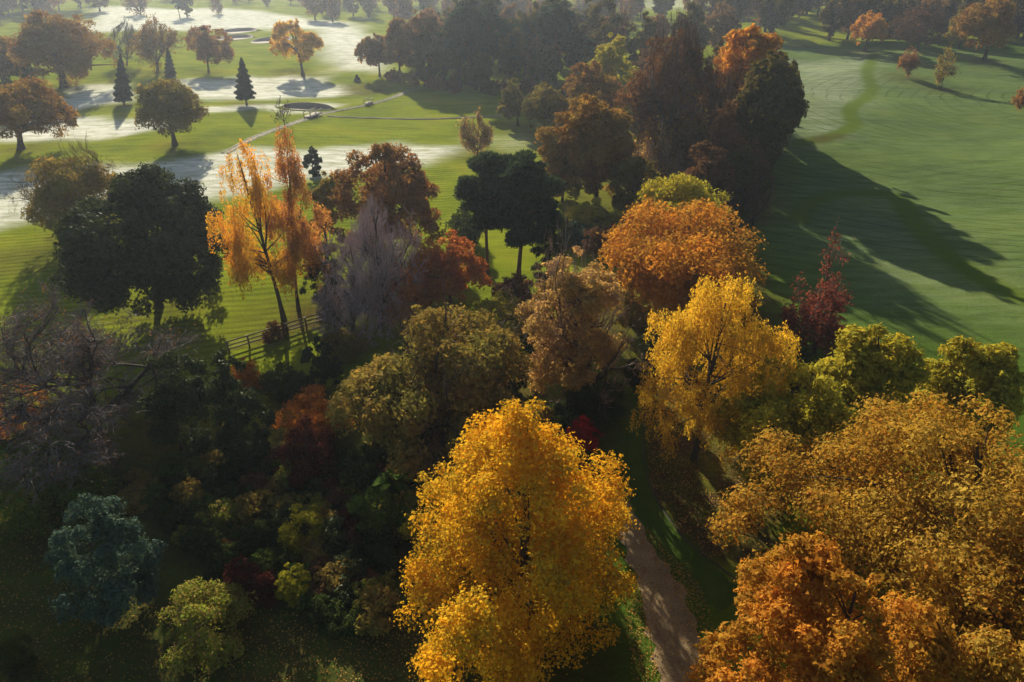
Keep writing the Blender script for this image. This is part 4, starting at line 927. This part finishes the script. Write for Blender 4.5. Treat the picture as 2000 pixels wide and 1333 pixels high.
# fallen log, stump and boulders in the shaded garden
def log_(p0, p1, r, name, label, cat):
    a, b = at(*p0), at(*p1); o = thing(name, a, label, cat); g = Geo(); k = np.linspace(0, 1, 9)[:, None]; rg = np.random.default_rng(3)
    P = (b - a) * k + np.array([0, 0, r * .8]) + rg.normal(size=(9, 3)) * r * .12
    tube(g, P, r * (1 - .2 * k[:, 0]) * rg.uniform(.9, 1.1, 9), 10); g.obj('stem', 'stone', o, smooth=True)
    for e, d in ((0, -1), (-1, 1)):
        g = Geo(); n_ = 10; T = unit(P[1] - P[0]); Av = unit(np.cross(T, [0, 0, 1.])); Bv = np.cross(T, Av); aa = np.linspace(0, 6.283, n_, endpoint=False)
        rr = r * (1 if e == 0 else .8)
        V = np.concatenate([[P[e] + T * d * .03], P[e] + rr * (np.cos(aa)[:, None] * Av + np.sin(aa)[:, None] * Bv)])
        g.add(V, [[0, 1 + i, 1 + (i + 1) % n_] for i in range(n_)]); g.obj('sawn_end', 'timber', o)
log_((612, 938), (668, 968), .20, 'fallen_log', 'weathered grey log lying beside the maroon maple', 'log')
def boulder(px, py, r, label, sd):
    rg = np.random.default_rng(sd); g = Geo(); nu, nv = 14, 9; V = []
    for i in range(nv):
        th = math.pi * i / (nv - 1)
        for j in range(nu):
            ph = 2 * math.pi * j / nu; q = np.array([math.sin(th) * math.cos(ph), math.sin(th) * math.sin(ph), math.cos(th)])
            V.append(q * r * (1 + .16 * math.sin(q[0] * 4 + sd) + .12 * math.sin(q[1] * 5 + q[2] * 3 + sd)) * [1, .85, .8])
    ii = [(i * nu + j, i * nu + (j + 1) % nu, (i + 1) * nu + (j + 1) % nu, (i + 1) * nu + j) for i in range(nv - 1) for j in range(nu)]
    g.add(np.array(V), ii); o = g.obj('boulder', 'stone', smooth=True); o.location = at(px, py) + np.array([0, 0, r * .55])
    o['label'] = label; o['category'] = 'boulder'
boulder(674, 962, .36, 'grey boulder at the end of the fallen log', 2)
boulder(640, 976, .24, 'small grey boulder in front of the fallen log', 5)

# large-leaved plants left of the golden tree: each leaf a part
def big_leaf_plant(px, py, nl, L, label, sd):
    rg = np.random.default_rng(sd); o = thing('large_leaved_plant', at(px, py), label, 'plant')
    for i in range(nl):
        a = 6.283 * i / nl + rg.uniform(-.3, .3); h = rg.uniform(.8, 1.5); r = L * rg.uniform(.6, 1.0)
        d = np.array([math.cos(a), math.sin(a), 0]); s_ = np.array([-d[1], d[0], 0]); base = d * r * .35 + np.array([0, 0, h])
        g = Geo(); k = np.linspace(0, 1, 6); wv_ = np.sin(np.pi * (k * .9 + .05)) * r * .32
        mid = base + d * (k * r)[:, None] + np.array([0, 0, 1.]) * (-.5 * k ** 2 * r + .15 * k)[:, None]
        V = np.stack([mid - s_ * wv_[:, None] + [0, 0, .06], mid, mid + s_ * wv_[:, None] + [0, 0, .06]], 1).reshape(-1, 3)
        ii = [(3 * q + c, 3 * q + c + 1, 3 * q + c + 4, 3 * q + c + 3) for q in range(5) for c in range(2)]
        g.add(V, ii); lf = g.obj('leaf', 'green', o)
        g = Geo(); tube(g, [np.zeros(3), base * [.6, .6, .6], base], [.03, .025, .018], 5); g.obj('stalk', 'green', lf)
big_leaf_plant(775, 968, 9, 1.1, 'large-leaved pale green plant above the rounded green shrub', 4)
big_leaf_plant(815, 960, 7, .9, 'smaller large-leaved plant next to the golden tree', 6)

# fallen leaves on lawn, bed and path
rng = np.random.default_rng(9)
def scatter(polys, n, s, label):
    g = Geo(); Ps = []
    for pts, m in polys:
        Pw = W2(pts); lo, hi = Pw.min(0), Pw.max(0); q = lo + rng.random((m * 3, 2)) * (hi - lo); q = q[poly_sd(q, Pw) < 0][:m]; Ps.append(q)
    q = np.concatenate(Ps); P = np.stack([q[:, 0], q[:, 1], height(q[:, 0], q[:, 1]) + .05], 1)
    leaves(g, P, unit(rng.normal(size=(len(P), 3)) * .35 + [0, 0, 1.]), s * rng.uniform(.6, 1.3, len(P)), rng, .8, fold=True)
    o = g.obj('fallen_leaves', 'fallen', kind='stuff'); o['label'] = label
scatter([([(-100, 980), (120, 1000), (330, 1200), (500, 1380), (-100, 1380)], 2600), ([(440, 1150), (760, 1210), (1000, 1290), (1100, 1380), (440, 1380)], 2600),
         ([(1240, 1100), (1350, 1100), (1440, 1380), (1280, 1380)], 800), ([(1235, 1040), (1262, 1030), (1370, 1150), (1400, 1240), (1360, 1240), (1300, 1120)], 700), ([(1215, 1150), (1250, 1150), (1300, 1380), (1240, 1380)], 700), ([(1262, 800), (1268, 960), (1385, 1095), (1470, 1060), (1440, 860), (1330, 760)], 3500),
         ([(480, 690), (650, 630), (720, 560), (560, 600)], 700)], 0, .085, 'fallen autumn leaves strewn over lawn, bed and path')

# ------------------------------------------------------------------ haze in the air
g = Geo(); box(g, (0, 1050, 44), (3300, 2600, 100))
hz = bpy.data.objects.new('haze', g.mesh('haze', [])); col.objects.link(hz); hz['kind'] = 'stuff'; hz['label'] = 'thin morning haze over the golf course'
hm, t, out = new_mat('haze'); pv = N(t, 'ShaderNodeVolumePrincipled'); pv.inputs['Color'].default_value = (.72, .84, 1.0, 1)
pv.inputs['Density'].default_value = .00025; pv.inputs['Anisotropy'].default_value = .55
t.links.new(pv.outputs[0], out.inputs['Volume']); hz.data.materials.append(hm)
